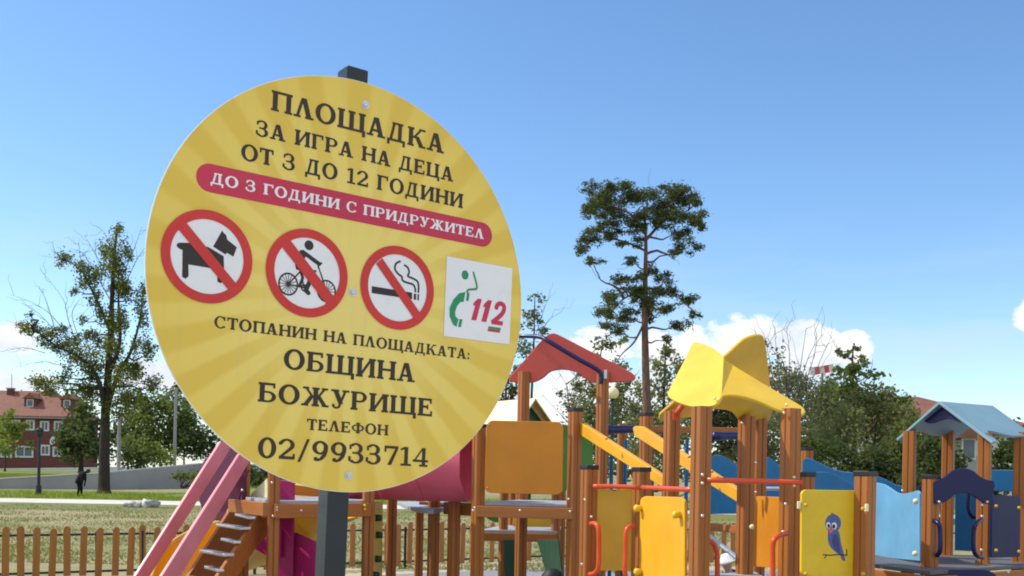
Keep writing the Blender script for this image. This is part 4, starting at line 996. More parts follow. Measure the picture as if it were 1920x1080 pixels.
def build_blue_tower():
    root = thing('blue_play_tower', 'play tower with light blue gable roof, navy arch and wavy blue bridge sides', 'play tower', pl_pt(1800, 8.8))
    post('post', root, 1705, 9.0, 808, 58, 870, cap=False); post('post', root, 1844, 8.4, 812, 58, 960, cap=False)
    post('post', root, 1776, 9.3, 803, 58, 960, cap=False); post('post', root, 1911, 8.7, 810, 58, 960, cap=False)
    post('post', root, 1744, 7.95, 890, 30, 980); post('post', root, 1513, 11.0, 839, 20, 860)
    FL, FR, AP, BK = W(1680, 823, 9.1), W(1862, 828, 8.25), W(1761, 752, 8.68), W(1856, 756, 9.05)
    rv = BK - AP; rv.z = 0
    def slope(low, outline, name):
        e = low - AP; pts = [AP + rv*s_ + e*t_ for s_, t_ in outline]
        n = rv.cross(e).normalized(); n = n if n.z > 0 else -n
        mb = MB(); mb.slab(pts, -n*.022); return mb.build(name, M['roofblue'], root, bevel=.004)
    sc = [(0, 0), (1.06, 0), (1.06, 1)] + curve([(.96, 1), (.90, .93), (.86, .83), (.78, .80), (.6, .82), (.45, .79), (.28, .72), (.17, .74), (.13, .84), (.13, .92), (.08, .99)], 3) + [(0, 1)]
    slope(FR, sc, 'roof_slope'); slope(FL, sc, 'roof_slope')
    gp = plane3((1680, 823, 9.15), (1862, 828, 8.32), (1761, 752, 8.76))
    panel('gable_board', [(1731, 789), (1761, 761)] + curve([(1800, 792), (1780, 786), (1765, 788), (1748, 794), (1738, 793)], 4), gp, M['navy'], root, .02)
    # deck
    Z = .95; q = [pz(1640, 1058, Z), pz(1745, 1071, Z), pz(1846, 1064, Z), pz(1935, 1058, Z), pz(1910, 1043, Z), pz(1770, 1040, Z), pz(1640, 1040, Z)]
    deck(root, q, Z, .03, 'deckdark')
    for i in range(3): beam('beam', root, q[i] - Vector((0, .03, .035)), q[i+1] - Vector((0, .03, .035)), .045, .12)
    for px, py in ((1696, 1074), (1733, 1077), (1890, 1073)): bolt(root, px, py, 7.9, .011)
    panel('step_board', curve([(1758, 1076), (1775, 1069), (1810, 1068), (1850, 1069), (1868, 1078)], 4) + [(1868, 1180), (1758, 1180)], vplane((1758, 7.75), (1868, 7.7)), M['navy'], root, .02)
    arch = curve([(1751, 905), (1760, 901), (1774, 893), (1788, 882), (1806, 878), (1824, 882), (1838, 893), (1850, 899), (1864, 902)], 4) + [(1866, 910), (1858, 946)] + \
           curve([(1846, 944), (1836, 937), (1823, 928), (1809, 924), (1792, 927), (1780, 937), (1768, 943), (1752, 945)], 4)
    panel('arch_board', arch, vplane((1744, 7.88), (1862, 8.0)), M['navy'], root, .02, .005)
    panel('navy_panel', quad_round([(1861, 928), (1914, 930), (1913, 1044), (1859, 1046)], .06), vplane((1850, 8.25), (1920, 8.5)), M['navy'], root, .02)
    panel('blue_panel', [(1791, 918), (1832, 918), (1830, 1034), (1790, 1032)], vplane((1776, 9.5), (1850, 9.4)), M['mblue'], root, .02)
    panel('blue_panel', [(1852, 881), (1904, 881), (1904, 922), (1852, 920)], vplane((1852, 9.6), (1904, 9.4)), M['mblue'], root, .02)
    panel('navy_panel', [(1724, 912), (1738, 912), (1738, 1040), (1724, 1040)], vplane((1724, 8.9), (1738, 8.9)), M['navy'], root, .02)
    panel('light_blue_panel', curve([(1643, 905), (1656, 908), (1668, 915), (1680, 923), (1692, 926), (1708, 923), (1720, 920), (1724, 926)], 4) + [(1724, 1052), (1640, 1044)], vplane((1640, 9.2), (1730, 8.25)), M['lblue'], root, .02, .005)
    for px, py in ((1717, 940), (1716, 1038)): 
        mb = MB(); mb.ball(W(px, py, 8.25), .022, 8); mb.build('knob', M['cream'], root, smooth=True)
    # wavy sides of the bridge behind
    far = vplane((1330, 11.2), (1720, 9.6))
    panel('wavy_side', curve([(1326, 862), (1336, 855), (1345, 853), (1362, 859), (1381, 873), (1400, 880), (1420, 868), (1434, 858), (1446, 860), (1461, 874), (1480, 888), (1500, 893)], 4) + [(1500, 962), (1326, 964)], vplane((1330, 11.2), (1500, 10.5)), M['mblue'], root, .02)
    panel('wavy_side', curve([(1504, 866), (1511, 859), (1522, 861), (1540, 870), (1560, 879), (1580, 884), (1602, 886), (1622, 887), (1643, 892), (1662, 900), (1680, 909), (1698, 911), (1716, 908)], 4) + [(1716, 990), (1504, 985)], vplane((1500, 10.5), (1720, 9.6)), M['mblue'], root, .02)
    panel('wavy_side', curve([(1512, 890), (1522, 886), (1548, 885), (1565, 890), (1585, 901), (1606, 913)], 4) + [(1606, 1040), (1512, 1040)], vplane((1512, 9.6), (1606, 9.3)), M['mblue'], root, .02)
    tubep('rail_tube', root, [(1418, 916, 9.8), (1440, 916, 9.75), (1500, 916, 9.7)], .02, 'steel', 10, 2)
    beam('rail_beam', root, pz(1326, 980, 1.14), pz(1395, 986, 1.14) , .06, .075)
    Hn = lambda pts: tubep('handle', root, pts, .017, 'navytube', 10, 5)
    Hn([(1752, 976, 7.9), (1760, 982, 7.85), (1763, 995, 7.85), (1763, 1030, 7.85), (1757, 1042, 7.9)])
    Hn([(1840, 974, 8.0), (1830, 982, 7.9), (1826, 996, 7.9), (1826, 1030, 7.9), (1832, 1042, 7.92), (1842, 1046, 8.0)])
    Hn([(1817, 920, 8.6), (1815, 950, 8.6), (1822, 968, 8.6), (1836, 970, 8.6)])
    for px, py, d in ((1692, 920, 8.9), (1841, 947, 7.95), (1841, 968, 8.2), (1840, 1031, 8.2), (1837, 1049, 8.1), (1766, 1010, 8.9), (1761, 941, 7.85), (1851, 941, 7.95)): bolt(root, px, py, d, .010)
    for px, py in ((1868, 949), (1911, 952), (1868, 1032), (1911, 1034)): bolt(root, px, py, 8.2, .013, 'mustard')
    # small metal slide edge low behind the yellow tower
    mb = MB(); a, b = W(1328, 1004, 12.4), W(1385, 1048, 12.0); mb.tube([a, b, W(1425, 1080, 11.7)], .028, 8); mb.build('slide_rail', M['steel'], root)
M['yb'] = M['yellow']
build_slide_tower(); build_green_house(); build_beam_frame(); build_star_tower(); build_blue_tower()
# ------------------------------------------------------------------ trees and shrubs
RNG = np.random.default_rng(11)
def leafmesh(name, pts, size, mat, parent, rng, aspect=.6):
    if mat.name == 'pine_needles': aspect = .26
    n = len(pts)
    if n == 0: return
    a = rng.normal(size=(n, 3)); a[:, 2] *= .7; a /= np.linalg.norm(a, axis=1)[:, None]
    b = rng.normal(size=(n, 3)); b -= a * (a*b).sum(1)[:, None]; b /= np.linalg.norm(b, axis=1)[:, None]
    s = size * (.55 + .9*rng.random(n))[:, None]
    v = np.empty((n, 4, 3)); v[:, 0] = pts - a*s; v[:, 1] = pts - b*s*aspect; v[:, 2] = pts + a*s; v[:, 3] = pts + b*s*aspect
    v[:, 1] += (v[:, 3] - v[:, 1]) * 0.0
    me = bpy.data.meshes.new(name); me.vertices.add(4*n); me.vertices.foreach_set('co', v.reshape(-1))
    me.loops.add(4*n); me.loops.foreach_set('vertex_index', np.arange(4*n, dtype=np.int32))
    me.polygons.add(n); me.polygons.foreach_set('loop_start', np.arange(0, 4*n, 4, dtype=np.int32)); me.update(calc_edges=True)
    me.materials.append(mat)
    return link(name, me, None, parent)
def blobs_to_points(blobs, d, rng, dens, depth=1.0, sub=7, tight=.30, size=.1):
    """leaf positions: each blob (px, py, rx, ry) is an ellipsoid holding a handful of tight leaf sprays"""
    out = []
    for bl in blobs:
        px, py, rx, ry = bl[:4]; dd = d + (bl[4] if len(bl) > 4 else rng.uniform(-1, 1) * depth)
        c = np.array(W(px, py, dd)); RX, RY = rx*dd/F, ry*dd/F; RZ = (RX + RY)/2
        k = max(3, int(sub * max(1, RX*RY / .5)**.5)); n = int(1.25 * dens * math.pi * RX * RY / (.75 * size * size)) + 20
        q = rng.normal(size=(k, 3)); q /= np.linalg.norm(q, axis=1)[:, None]; q *= (rng.random(k)**.45)[:, None]
        w = rng.random(k) + .3; idx = rng.choice(k, n, p=w/w.sum())
        p = q[idx] + rng.normal(size=(n, 3)) * tight
        out.append(c + p * np.array([RX, RZ, RY]))
    return np.concatenate(out)
def branch(mb, p, q, r0, r1, rng, wob=.06, n=5):
    p, q = Vector(p), Vector(q); L = (q - p).length; pts = [p]
    for i in range(1, 4): pts.append(p.lerp(q, i/4) + Vector(rng.normal(size=3) * wob * L) + Vector((0, 0, -.05*L*math.sin(math.pi*i/4))))
    pts.append(q); P = smoothpath(pts, 2); m = len(P); mb.tube(P, [r0 + (r1 - r0)*i/(m-1) for i in range(m)], n, False); return P
def tree(name, label, cat, px, d, trunk, tr, blobs, leaf, size, dens, mat, bmat, limbs=(), twigs=(), group=None, depth=1.0, seed=1, z0=0, sub=7, tight=.30, limb_every=1, hang=.0):
    rng = np.random.default_rng(seed)
    T = [W(*t, d) for t in trunk]; g = Vector((T[0].x, d, z0)); 
    if T[0].z > z0 + .05: T = [g] + T
    else: T[0].z = z0
    root = thing(name, label, cat, g, 0, group)
    mb = MB(); P = smoothpath(T, 5); m = len(P)
    mb.tube(P, [tr * ((1 - i/(m-1))*.82 + .14) * (1.35 if i == 0 else 1.0) for i in range(m)], 9, False)
    for lp in limbs:
        L = [W(*t, d + lp[2] * k/(max(1, len(lp[0])-1))) for k, t in enumerate(lp[0])]; LP = smoothpath(L, 5); m = len(LP)
        mb.tube(LP, [lp[1]*((1 - i/(m-1))*.8 + .15) for i in range(m)], 7, False)
        P = P + LP
    skel = P[:]
    fine = MB()
    for i, bl in enumerate(blobs):
        if i % limb_every: continue
        c = W(bl[0], bl[1], d + (bl[4] if len(bl) > 4 else 0)); s = min(skel, key=lambda q: (q - c).length + .9*max(0, q.z - c.z + .2))
        L = (s - c).length
        if L > .2:
            BP = branch(mb, s, c, min(tr*.45, .02 + .025*L), .012, rng, .05, 5)
            for k in range(3):
                e = c + Vector(rng.normal(size=3)) * (bl[2]*d/F) * .6; branch(fine, BP[-3], e, .012, .005, rng, .08, 3)
    for tw in twigs:
        L = [W(*t, d + tw[2]*k/3) for k, t in enumerate(tw[0])]; LP = smoothpath(L, 4); m = len(LP)
        fine.tube(LP, [tw[1]*((1 - i/(m-1))*.75 + .2) for i in range(m)], 4, False)
        for i in range(2, m - 1, 1):
            if rng.random() < .62:
                t = (LP[min(i+1, m-1)] - LP[i]).normalized(); dv = (t + Vector(rng.normal(size=3))*.55 + Vector((0, 0, .25))).normalized() * rng.uniform(.5, 1.5) * (tw[3] if len(tw) > 3 else 1)
                branch(fine, LP[i], LP[i] + dv, tw[1]*.45, tw[1]*.15, rng, .06, 3)
    mb.build('trunk', bmat, root, smooth=True, fix=False)
    if fine.v: fine.build('twigs', M['twig'], root, fix=False)
    if blobs:
        pts = blobs_to_points(blobs, d, rng, dens, depth, sub, tight, size); pts = pts[pts[:, 2] > z0 + .02]
        leafmesh('crown', pts, size, mat, root, rng)
    return root
def shrub(name, label, px, d, blobs, size, dens, mat, group=None, seed=1, depth=1.2, z0=0, stem=.08, sub=9, tight=.3):
    rng = np.random.default_rng(seed); g = Vector(((px - PX)/F*d, d, z0)); root = thing(name, label, 'shrub' if 'shrub' in name or 'bush' in name else 'tree', g, 0, group)
    mb = MB()
    for bl in blobs:
        c = W(bl[0], bl[1], d); branch(mb, g + Vector(rng.normal(size=3))*Vector((.2, .2, 0)).length*.2, c, stem, .015, rng, .05, 5)
    mb.build('stems', M['trunk'], root, fix=False)
    pts = blobs_to_points(blobs, d, rng, dens, depth, sub, tight, size); pts = pts[pts[:, 2] > z0 + .02]
    leafmesh('foliage', pts, size, mat, root, rng); return root
LM = dict(
 olive=leafmat('olive_leaves', (.090, .105, .030), (.14, .15, .045), .45, (.22, .205, .085)),
 pine=leafmat('pine_needles', (.055, .078, .038), (.095, .115, .056), .25, (.15, .15, .08)),
 green=leafmat('bush_leaves', (.080, .115, .036), (.13, .16, .055), .45, (.18, .20, .09)),
 dark=leafmat('dark_leaves', (.034, .058, .030), (.060, .088, .040), .3, (.095, .118, .052)),
 bright=leafmat('bright_leaves', (.15, .20, .035), (.22, .26, .055), .45, (.28, .29, .08)),
 pale=leafmat('pale_leaves', (.14, .155, .070), (.19, .20, .10), .45, (.26, .26, .16)),
 grey=leafmat('greyish_leaves', (.105, .118, .070), (.15, .155, .098), .42, (.20, .20, .135)))

def build_trees():
    # the half-bare tree on the left
    bl = [(220, 432, 10, 12), (215, 468, 18, 22), (205, 500, 18, 20), (226, 515, 14, 28), (215, 548, 22, 20), (155, 507, 18, 17), (165, 530, 16, 14), (182, 515, 10, 12), (118, 485, 16, 12),
          (180, 560, 12, 12), (186, 585, 9, 20), (205, 600, 18, 25), (227, 590, 11, 22), (140, 545, 9, 6), (62, 612, 17, 12), (80, 626, 18, 13), (48, 622, 10, 8), (56, 592, 5, 6), (100, 648, 20, 12), (130, 660, 22, 16),
          (150, 642, 20, 14), (165, 672, 25, 22), (182, 692, 18, 20), (92, 722, 28, 15), (72, 714, 12, 10), (120, 708, 12, 18), (142, 730, 20, 16), (167, 742, 22, 18), (235, 720, 20, 25), (250, 690, 14, 16),
          (265, 640, 12, 25), (262, 562, 8, 18), (266, 600, 9, 20), (282, 660, 12, 15), (245, 752, 28, 18), (215, 772, 22, 14), (282, 722, 16, 18), (270, 540, 7, 12), (222, 640, 10, 22), (205, 655, 10, 20)]
    tw = [(p, .030, 1.0, 1.0) for p in ([(150, 660), (128, 600), (118, 560), (75, 505)], [(140, 650), (100, 595), (62, 568), (18, 552)], [(120, 640), (75, 590), (40, 568)], [(90, 648), (50, 622), (20, 608)],
          [(85, 662), (45, 652), (14, 658)], [(205, 520), (175, 470), (158, 440)], [(212, 480), (198, 440), (188, 428)], [(228, 520), (250, 470), (266, 425)], [(232, 540), (255, 490), (275, 460)],
          [(160, 520), (150, 480), (148, 450)], [(120, 490), (102, 470), (99, 452)], [(262, 600), (285, 570), (292, 560)], [(110, 640), (85, 560), (72, 540)],
          [(150, 640), (135, 590), (150, 560)], [(150, 610), (175, 590), (168, 570)], [(130, 690), (80, 678), (30, 690)], [(205, 560), (160, 480), (140, 470)])]
    tree('half_bare_tree', 'tall dark trunked tree with bare twigs and patchy leaves left of the sign', 'tree', 195, 60.0,
         [(195, 924), (196, 860), (198, 770), (203, 700), (208, 610), (213, 500), (219, 430)], .36, [(x, y, a*1.12, b*1.12) for x, y, a, b in bl + [(240, 480, 9, 14), (235, 550, 10, 18), (170, 620, 12, 14), (120, 620, 10, 10), (155, 600, 8, 8), (195, 470, 9, 12), (255, 680, 14, 20), (215, 690, 14, 24), (190, 640, 10, 16)]], None, .07, 1.45, LM['olive'], M['trunkdark'],
         limbs=[([(198, 790), (190, 730), (172, 690), (140, 665), (100, 645), (60, 612)], .18, -2), ([(203, 760), (222, 700), (245, 660), (262, 600), (268, 545)], .16, 2), ([(206, 620), (185, 570), (165, 530), (150, 505), (120, 485)], .10, -1), ([(205, 700), (225, 640), (222, 560), (224, 480)], .14, 1.5)],
         twigs=tw, depth=1.2, seed=3, sub=8, tight=.36)
    # the tall pine
    bl = [(1130, 370, 38, 22), (1112, 352, 20, 12), (1168, 362, 34, 20), (1215, 372, 40, 22), (1262, 372, 38, 22), (1292, 368, 22, 18), (1302, 408, 26, 20), (1314, 426, 16, 14), (1148, 408, 34, 16), (1108, 445, 26, 18),
          (1090, 466, 15, 14), (1112, 490, 20, 9), (1150, 440, 18, 14), (1188, 425, 26, 15), (1240, 415, 30, 18), (1275, 438, 24, 16), (1290, 465, 22, 14), (1268, 472, 16, 9), (1168, 457, 12, 9), (1182, 488, 20, 8), (1205, 405, 26, 18), (1100, 395, 16, 14), (1150, 388, 30, 20), (1235, 398, 30, 16), (1130, 425, 18, 14), (1270, 402, 24, 16), (1196, 452, 14, 10), (1108, 388, 16, 14), (1145, 345, 14, 8), (1250, 352, 16, 8), (1305, 378, 12, 10), (1205, 580, 16, 20), (1192, 555, 16, 14), (1222, 505, 14, 12), (1160, 620, 18, 14),
          (1242, 520, 20, 11), (1252, 545, 28, 16), (1292, 563, 22, 13), (1302, 590, 13, 9), (1272, 610, 22, 12), (1225, 560, 24, 20), (1180, 540, 34, 18), (1150, 560, 26, 20), (1138, 590, 26, 16), (1132, 610, 16, 10), (1175, 592, 24, 16), (1216, 585, 20, 20), (1242, 576, 24, 13), (1252, 636, 12, 7), (1156, 524, 18, 10), (1200, 520, 14, 12)]
    tree('pine_tree', 'tall pine with two tiered flat crown on a bare straight trunk', 'tree', 1214, 45.0,
         [(1216, 900), (1214, 790), (1211, 700), (1209, 600), (1210, 520), (1211, 450), (1208, 395)], .27, bl, None, .080, 4.4, LM['pine'], M['pinebark'],
         limbs=[([(1210, 600), (1190, 640), (1165, 665), (1150, 690)], .06, -1), ([(1211, 440), (1180, 400), (1130, 380)], .08, -.6), ([(1211, 450), (1250, 410), (1290, 395)], .08, .6), ([(1210, 470), (1160, 450), (1105, 450)], .06, .8), ([(1210, 540), (1245, 545), (1290, 570)], .06, -.5), ([(1210, 545), (1170, 560), (1140, 595)], .06, .5)], depth=.8, seed=5, sub=11, tight=.21)
    # thin trees showing just right of the sign
    tree('slender_tree', 'thin airy tree showing between the sign edge and the red gable', 'tree', 1000, 58.0, [(992, 880), (996, 760), (1001, 640), (1003, 550)], .14,
         [(1006, 560, 13, 9), (1000, 588, 16, 12), (985, 610, 14, 10), (1014, 618, 14, 10), (990, 645, 18, 14), (1012, 600, 10, 8), (975, 660, 12, 12), (1005, 680, 20, 20), (975, 700, 14, 20)], None, .10, .9, LM['grey'], M['trunk'], twigs=[([(1000, 640), (1030, 600), (1045, 590)], .03, 0), ([(998, 650), (1020, 580), (1028, 560)], .03, 0), ([(1000, 700), (1040, 660), (1060, 650)], .03, 0)], seed=8)
    tree('dark_tree', 'dark leafy tree low behind the cream roofed play house', 'tree', 948, 62.0, [(948, 900), (948, 760), (950, 700)], .2, [(950, 740, 18, 28), (930, 770, 30, 30), (965, 770, 14, 22), (945, 705, 12, 16), (900, 790, 40, 40), (955, 660, 9, 14)], None, .13, 1.6, LM['dark'], M['trunk'], seed=9)
    tree('bare_thin_tree', 'nearly leafless pale tree showing under the red gable', 'tree', 1070, 60.0, [(1078, 890), (1072, 800), (1062, 720)], .12, [(1085, 700, 8, 6), (1050, 740, 7, 6)], None, .09, .5, LM['grey'], M['trunk'],
         twigs=[([(1074, 800 - 12*k), (1074 + a*.5, 770 - 12*k), (1074 + a, 735 - 9*k)], .028, b) for k, (a, b) in enumerate([(-60, 1), (50, -1), (-40, 0), (35, 1), (-25, 0), (25, -1)])], seed=10)
    tree('pale_tree', 'loose pale green tree behind the globe lamp', 'tree', 1115, 52.0, [(1128, 900), (1128, 800), (1122, 720), (1128, 650)], .16,
         [(1132, 650, 18, 18), (1108, 680, 18, 16), (1150, 690, 22, 22), (1112, 728, 28, 24), (1150, 750, 26, 26), (1095, 770, 22, 24), (1130, 790, 30, 24), (1165, 640, 12, 10), (1170, 720, 16, 16), (1090, 820, 30, 30), (1140, 840, 40, 30), (1085, 730, 12, 16)], None, .09, 1.25, LM['pale'], M['trunkdark'], twigs=[([(1128, 800), (1165, 740), (1195, 700)], .05, 1), ([(1126, 780), (1090, 720), (1070, 690)], .04, -1)], seed=12)
    tree('pale_tree', 'loose pale green tree just right of the pine trunk', 'tree', 1240, 50.0, [(1246, 900), (1244, 800), (1246, 700), (1250, 640)], .15,
         [(1250, 655, 18, 16), (1240, 690, 22, 20), (1270, 680, 16, 20), (1232, 730, 20, 24), (1262, 735, 26, 26), (1245, 780, 34, 30), (1190, 770, 16, 22), (1180, 810, 24, 26), (1210, 840, 40, 30), (1275, 820, 24, 30), (1280, 700, 12, 14)], None, .09, 1.25, LM['pale'], M['trunkdark'], seed=13)
    tree('grey_green_tree', 'greyish tree filling the gap under the yellow star roof', 'tree', 1350, 46.0, [(1355, 900), (1352, 800), (1350, 700)], .17,
         [(1345, 720, 30, 26), (1310, 760, 26, 30), (1375, 750, 30, 30), (1345, 800, 46, 36), (1400, 800, 30, 36), (1300, 820, 30, 36), (1385, 700, 24, 20), (1420, 760, 20, 40), (1350, 850, 60, 30), (1420, 850, 40, 30), (1375, 785, 34, 26), (1325, 790, 34, 30), (1400, 825, 40, 30), (1330, 745, 26, 26)], None, .10, 1.7, LM['grey'], M['trunkdark'], seed=14)
    G2 = 'trees closing the view behind the towers'
    for px, d, m, sd, lab, bl in (
        (1090, 66, 'grey', 51, 'grey green tree low behind the globe lamp', [(1085, 760, 34, 30), (1110, 800, 40, 34), (1150, 800, 36, 36), (1080, 830, 34, 30), (1130, 850, 50, 26), (1160, 750, 18, 26)]),
        (1215, 68, 'pale', 52, 'pale tree behind the foot of the pine', [(1200, 740, 18, 26), (1190, 790, 34, 34), (1230, 800, 34, 40), (1270, 790, 34, 40), (1220, 850, 50, 26), (1275, 720, 20, 26), (1290, 760, 20, 30)]),
        (1450, 64, 'grey', 53, 'grey green tree filling behind the bare upright branches', [(1450, 720, 20, 30), (1470, 760, 34, 36), (1510, 770, 34, 36), (1440, 790, 36, 40), (1500, 830, 46, 40), (1545, 790, 34, 34), (1460, 850, 50, 34), (1535, 738, 24, 22), (1496, 718, 22, 24), (1475, 705, 22, 26), (1545, 750, 24, 24)]),
        (1555, 62, 'grey', 54, 'dull green tree between the bare tree and the pointed tree', [(1560, 730, 26, 26), (1545, 765, 32, 32), (1575, 750, 28, 28), (1570, 800, 36, 36), (1540, 840, 40, 34), (1580, 850, 40, 34)])):
        tree('background_tree', lab, 'tree', px, d, [(px + 3, 905), (px, 830), (px, 770)], .15, bl, None, .10, 1.35, LM[m], M['trunkdark'], group=G2, seed=sd, depth=1.5, sub=9, tight=.36)
    # bare branched tree right of the star roof
    tw = []
    for a, b, c, e in ((1472, 1452, 1440, 1432), (1475, 1462, 1456, 1452), (1478, 1478, 1480, 1474), (1482, 1496, 1505, 1512), (1486, 1510, 1528, 1532), (1488, 1520, 1545, 1560), (1470, 1445, 1428, 1420), (1484, 1500, 1520, 1545)):
        tw.append(([(a, 800), (b, 720), (c, 660), (e, 606 + abs(e - 1490)*.35)], .034, RNG.uniform(-1.5, 1.5), 1.3))
    tree('bare_tree', 'tree with bare upright grey branches right of the star roof', 'tree', 1478, 50.0, [(1478, 905), (1477, 830), (1478, 780)], .17,
         [(1442, 690, 14, 40), (1455, 740, 22, 40), (1480, 790, 40, 40), (1435, 650, 8, 18), (1500, 720, 16, 30), (1520, 780, 30, 30), (1465, 670, 8, 24)], None, .075, .55, LM['grey'], M['trunk'], twigs=tw, seed=15, tight=.45, limb_every=2)
    tree('leafy_tree', 'leafy green tree with a pointed top behind the wavy blue bridge', 'tree', 1600, 47.0, [(1604, 905), (1602, 800), (1598, 700), (1600, 650)], .16,
         [(1586, 664, 11, 8), (1604, 652, 9, 7), (1615, 672, 12, 7), (1572, 660, 6, 5), (1594, 700, 26, 16), (1630, 704, 20, 10), (1578, 735, 32, 20), (1640, 738, 34, 20), (1600, 740, 30, 20), (1610, 685, 18, 12), (1570, 700, 14, 10)], None, .10, 1.3, LM['green'], M['trunk'], twigs=[([(1620, 720), (1634, 690), (1636, 672)], .03, 0), ([(1602, 680), (1575, 660), (1568, 645)], .03, 0)], seed=16)
    G1 = 'big shrubs behind the blue bridge'
    shrub('large_shrub', 'broad olive green shrub under the pointed leafy tree', 1620, 44.0, [(1620, 780, 50, 36), (1580, 800, 36, 36), (1655, 762, 40, 30), (1685, 785, 36, 34), (1560, 840, 30, 40), (1640, 830, 46, 34), (1668, 742, 18, 14), (1620, 740, 30, 20)], .085, 1.5, LM['pale'], G1, 21)
    shrub('large_shrub', 'tall mixed green shrub beside the left eave of the blue roof', 1690, 42.5, [(1702, 800, 22, 34), (1680, 840, 40, 40), (1720, 845, 36, 40), (1650, 870, 40, 30), (1740, 880, 30, 30), (1690, 770, 24, 22)], .085, 1.6, LM['green'], G1, 22)
    shrub('large_shrub', 'dark green shrub low behind the wavy blue boards', 1560, 40.5, [(1530, 850, 40, 30), (1580, 860, 50, 30), (1640, 870, 50, 30), (1500, 880, 40, 30), (1600, 900, 60, 26), (1690, 890, 40, 30)], .09, 1.9, LM['dark'], G1, 23)
    shrub('dark_shrub', 'dark shrub seen through the posts of the blue roofed tower', 1770, 40.0, [(1745, 850, 28, 44), (1770, 870, 26, 44), (1750, 820, 18, 20), (1790, 890, 20, 30), (1730, 900, 40, 30), (1755, 840, 22, 40)], .09, 1.9, LM['dark'], G1, 24)
    shrub('dark_shrub', 'dark shrub at the right edge behind the blue roof', 1895, 40.0, [(1880, 850, 22, 40), (1905, 850, 24, 50), (1930, 860, 30, 50), (1870, 890, 24, 40)], .09, 1.8, LM['dark'], G1, 25)
    # left background
    tree('dark_conifer', 'dark dense conifer in front of the brick house', 'tree', 152, 82.0, [(152, 890), (152, 790)], .2,
         [(150, 775, 22, 22), (160, 800, 34, 26), (135, 810, 24, 26), (170, 830, 30, 30), (125, 835, 18, 24), (150, 845, 36, 24), (185, 850, 20, 24)], None, .16, 2.0, LM['dark'], M['trunkdark'], seed=31, z0=.9)
    tree('young_tree', 'small bright green tree in front of the brick house at the left edge', 'tree', 12, 92.0, [(9, 890), (11, 840), (14, 790)], .09,
         [(14, 790, 18, 18), (-6, 812, 22, 22), (32, 806, 18, 14), (10, 835, 26, 18), (46, 800, 14, 10), (58, 838, 8, 10), (-14, 845, 16, 16), (20, 775, 8, 8)], None, .15, 1.2, LM['bright'], M['trunk'], seed=32, z0=.9)
    tree('young_tree', 'tiny spindly sapling beside the brick house windows', 'tree', 150, 88.0, [(152, 890), (150, 850)], .05, [(150, 848, 8, 10), (146, 862, 8, 8)], None, .12, .8, LM['bright'], M['trunk'], seed=33, z0=.9)
    shrub('round_bush', 'round light green bush right of the big trunk', 255, 84.0, [(255, 838, 30, 24), (235, 850, 22, 24), (275, 852, 24, 22), (255, 862, 36, 20)], .15, 1.6, LM['green'], None, 34, z0=.9)
    shrub('round_bush', 'small yellow green bush between the two pale utility poles', 305, 86.0, [(305, 850, 15, 14), (298, 862, 14, 12), (315, 864, 14, 12)], .14, 1.3, LM['bright'], None, 35, z0=.9)
    for px, bl, m, lab, sd in ((300, [(300, 760, 34, 26), (270, 780, 30, 30), (330, 770, 26, 30), (300, 810, 40, 30), (260, 748, 18, 16), (340, 810, 30, 30), (280, 830, 40, 24)], 'green', 'green tree behind the round bush and the pale poles', 36),
                       (345, [(345, 790, 30, 30), (335, 740, 16, 22), (370, 820, 30, 30), (340, 835, 36, 26), (390, 840, 30, 30)], 'dark', 'dark green tree between the far pole and the yellow sign', 37),
                       (240, [(240, 790, 24, 24), (225, 820, 24, 24), (255, 810, 20, 20)], 'dark', 'dark tree right behind the big half bare trunk', 38)):
        tree('background_tree', lab, 'tree', px, 100.0, [(px, 885), (px, 820)], .2, bl, None, .15, 1.9, LM[m], M['trunkdark'], group='trees behind the wall on the left', seed=sd, z0=.9, depth=2.5)
    shrub('low_bush', 'low dull green bush at the foot of the grey wall beside the purple hood', 342, 66.0, [(335, 893, 14, 8), (352, 890, 16, 9), (365, 897, 14, 8), (378, 892, 18, 10)], .10, 1.2, LM['green'], None, 39, z0=.3)
    tree('dark_hedge_tree', 'dark tree showing under the sign between the tower posts', 'tree', 490, 70.0, [(490, 915), (490, 880)], .2, [(470, 880, 30, 26), (510, 880, 30, 26), (560, 880, 40, 26), (440, 885, 30, 24), (420, 905, 30, 14), (540, 850, 40, 30)], None, .14, 1.8, LM['dark'], M['trunkdark'], seed=40)
    shrub('tree_row', 'green hedge far behind under the amber boards', 1180, 75.0, [(1100, 885, 40, 18), (1160, 885, 40, 18), (1220, 885, 40, 18), (1290, 885, 40, 20), (1350, 888, 40, 20), (1420, 888, 40, 20), (1040, 888, 40, 16)], .16, 1.6, LM['green'], None, 41)
    shrub('weed_clump', 'pale dry weed clump in the field left of the rubble', 62, 38.0, [(60, 958, 12, 5), (70, 955, 8, 6), (50, 960, 9, 4)], .05, .5, LM['pale'], None, 42, stem=.01)
build_trees()

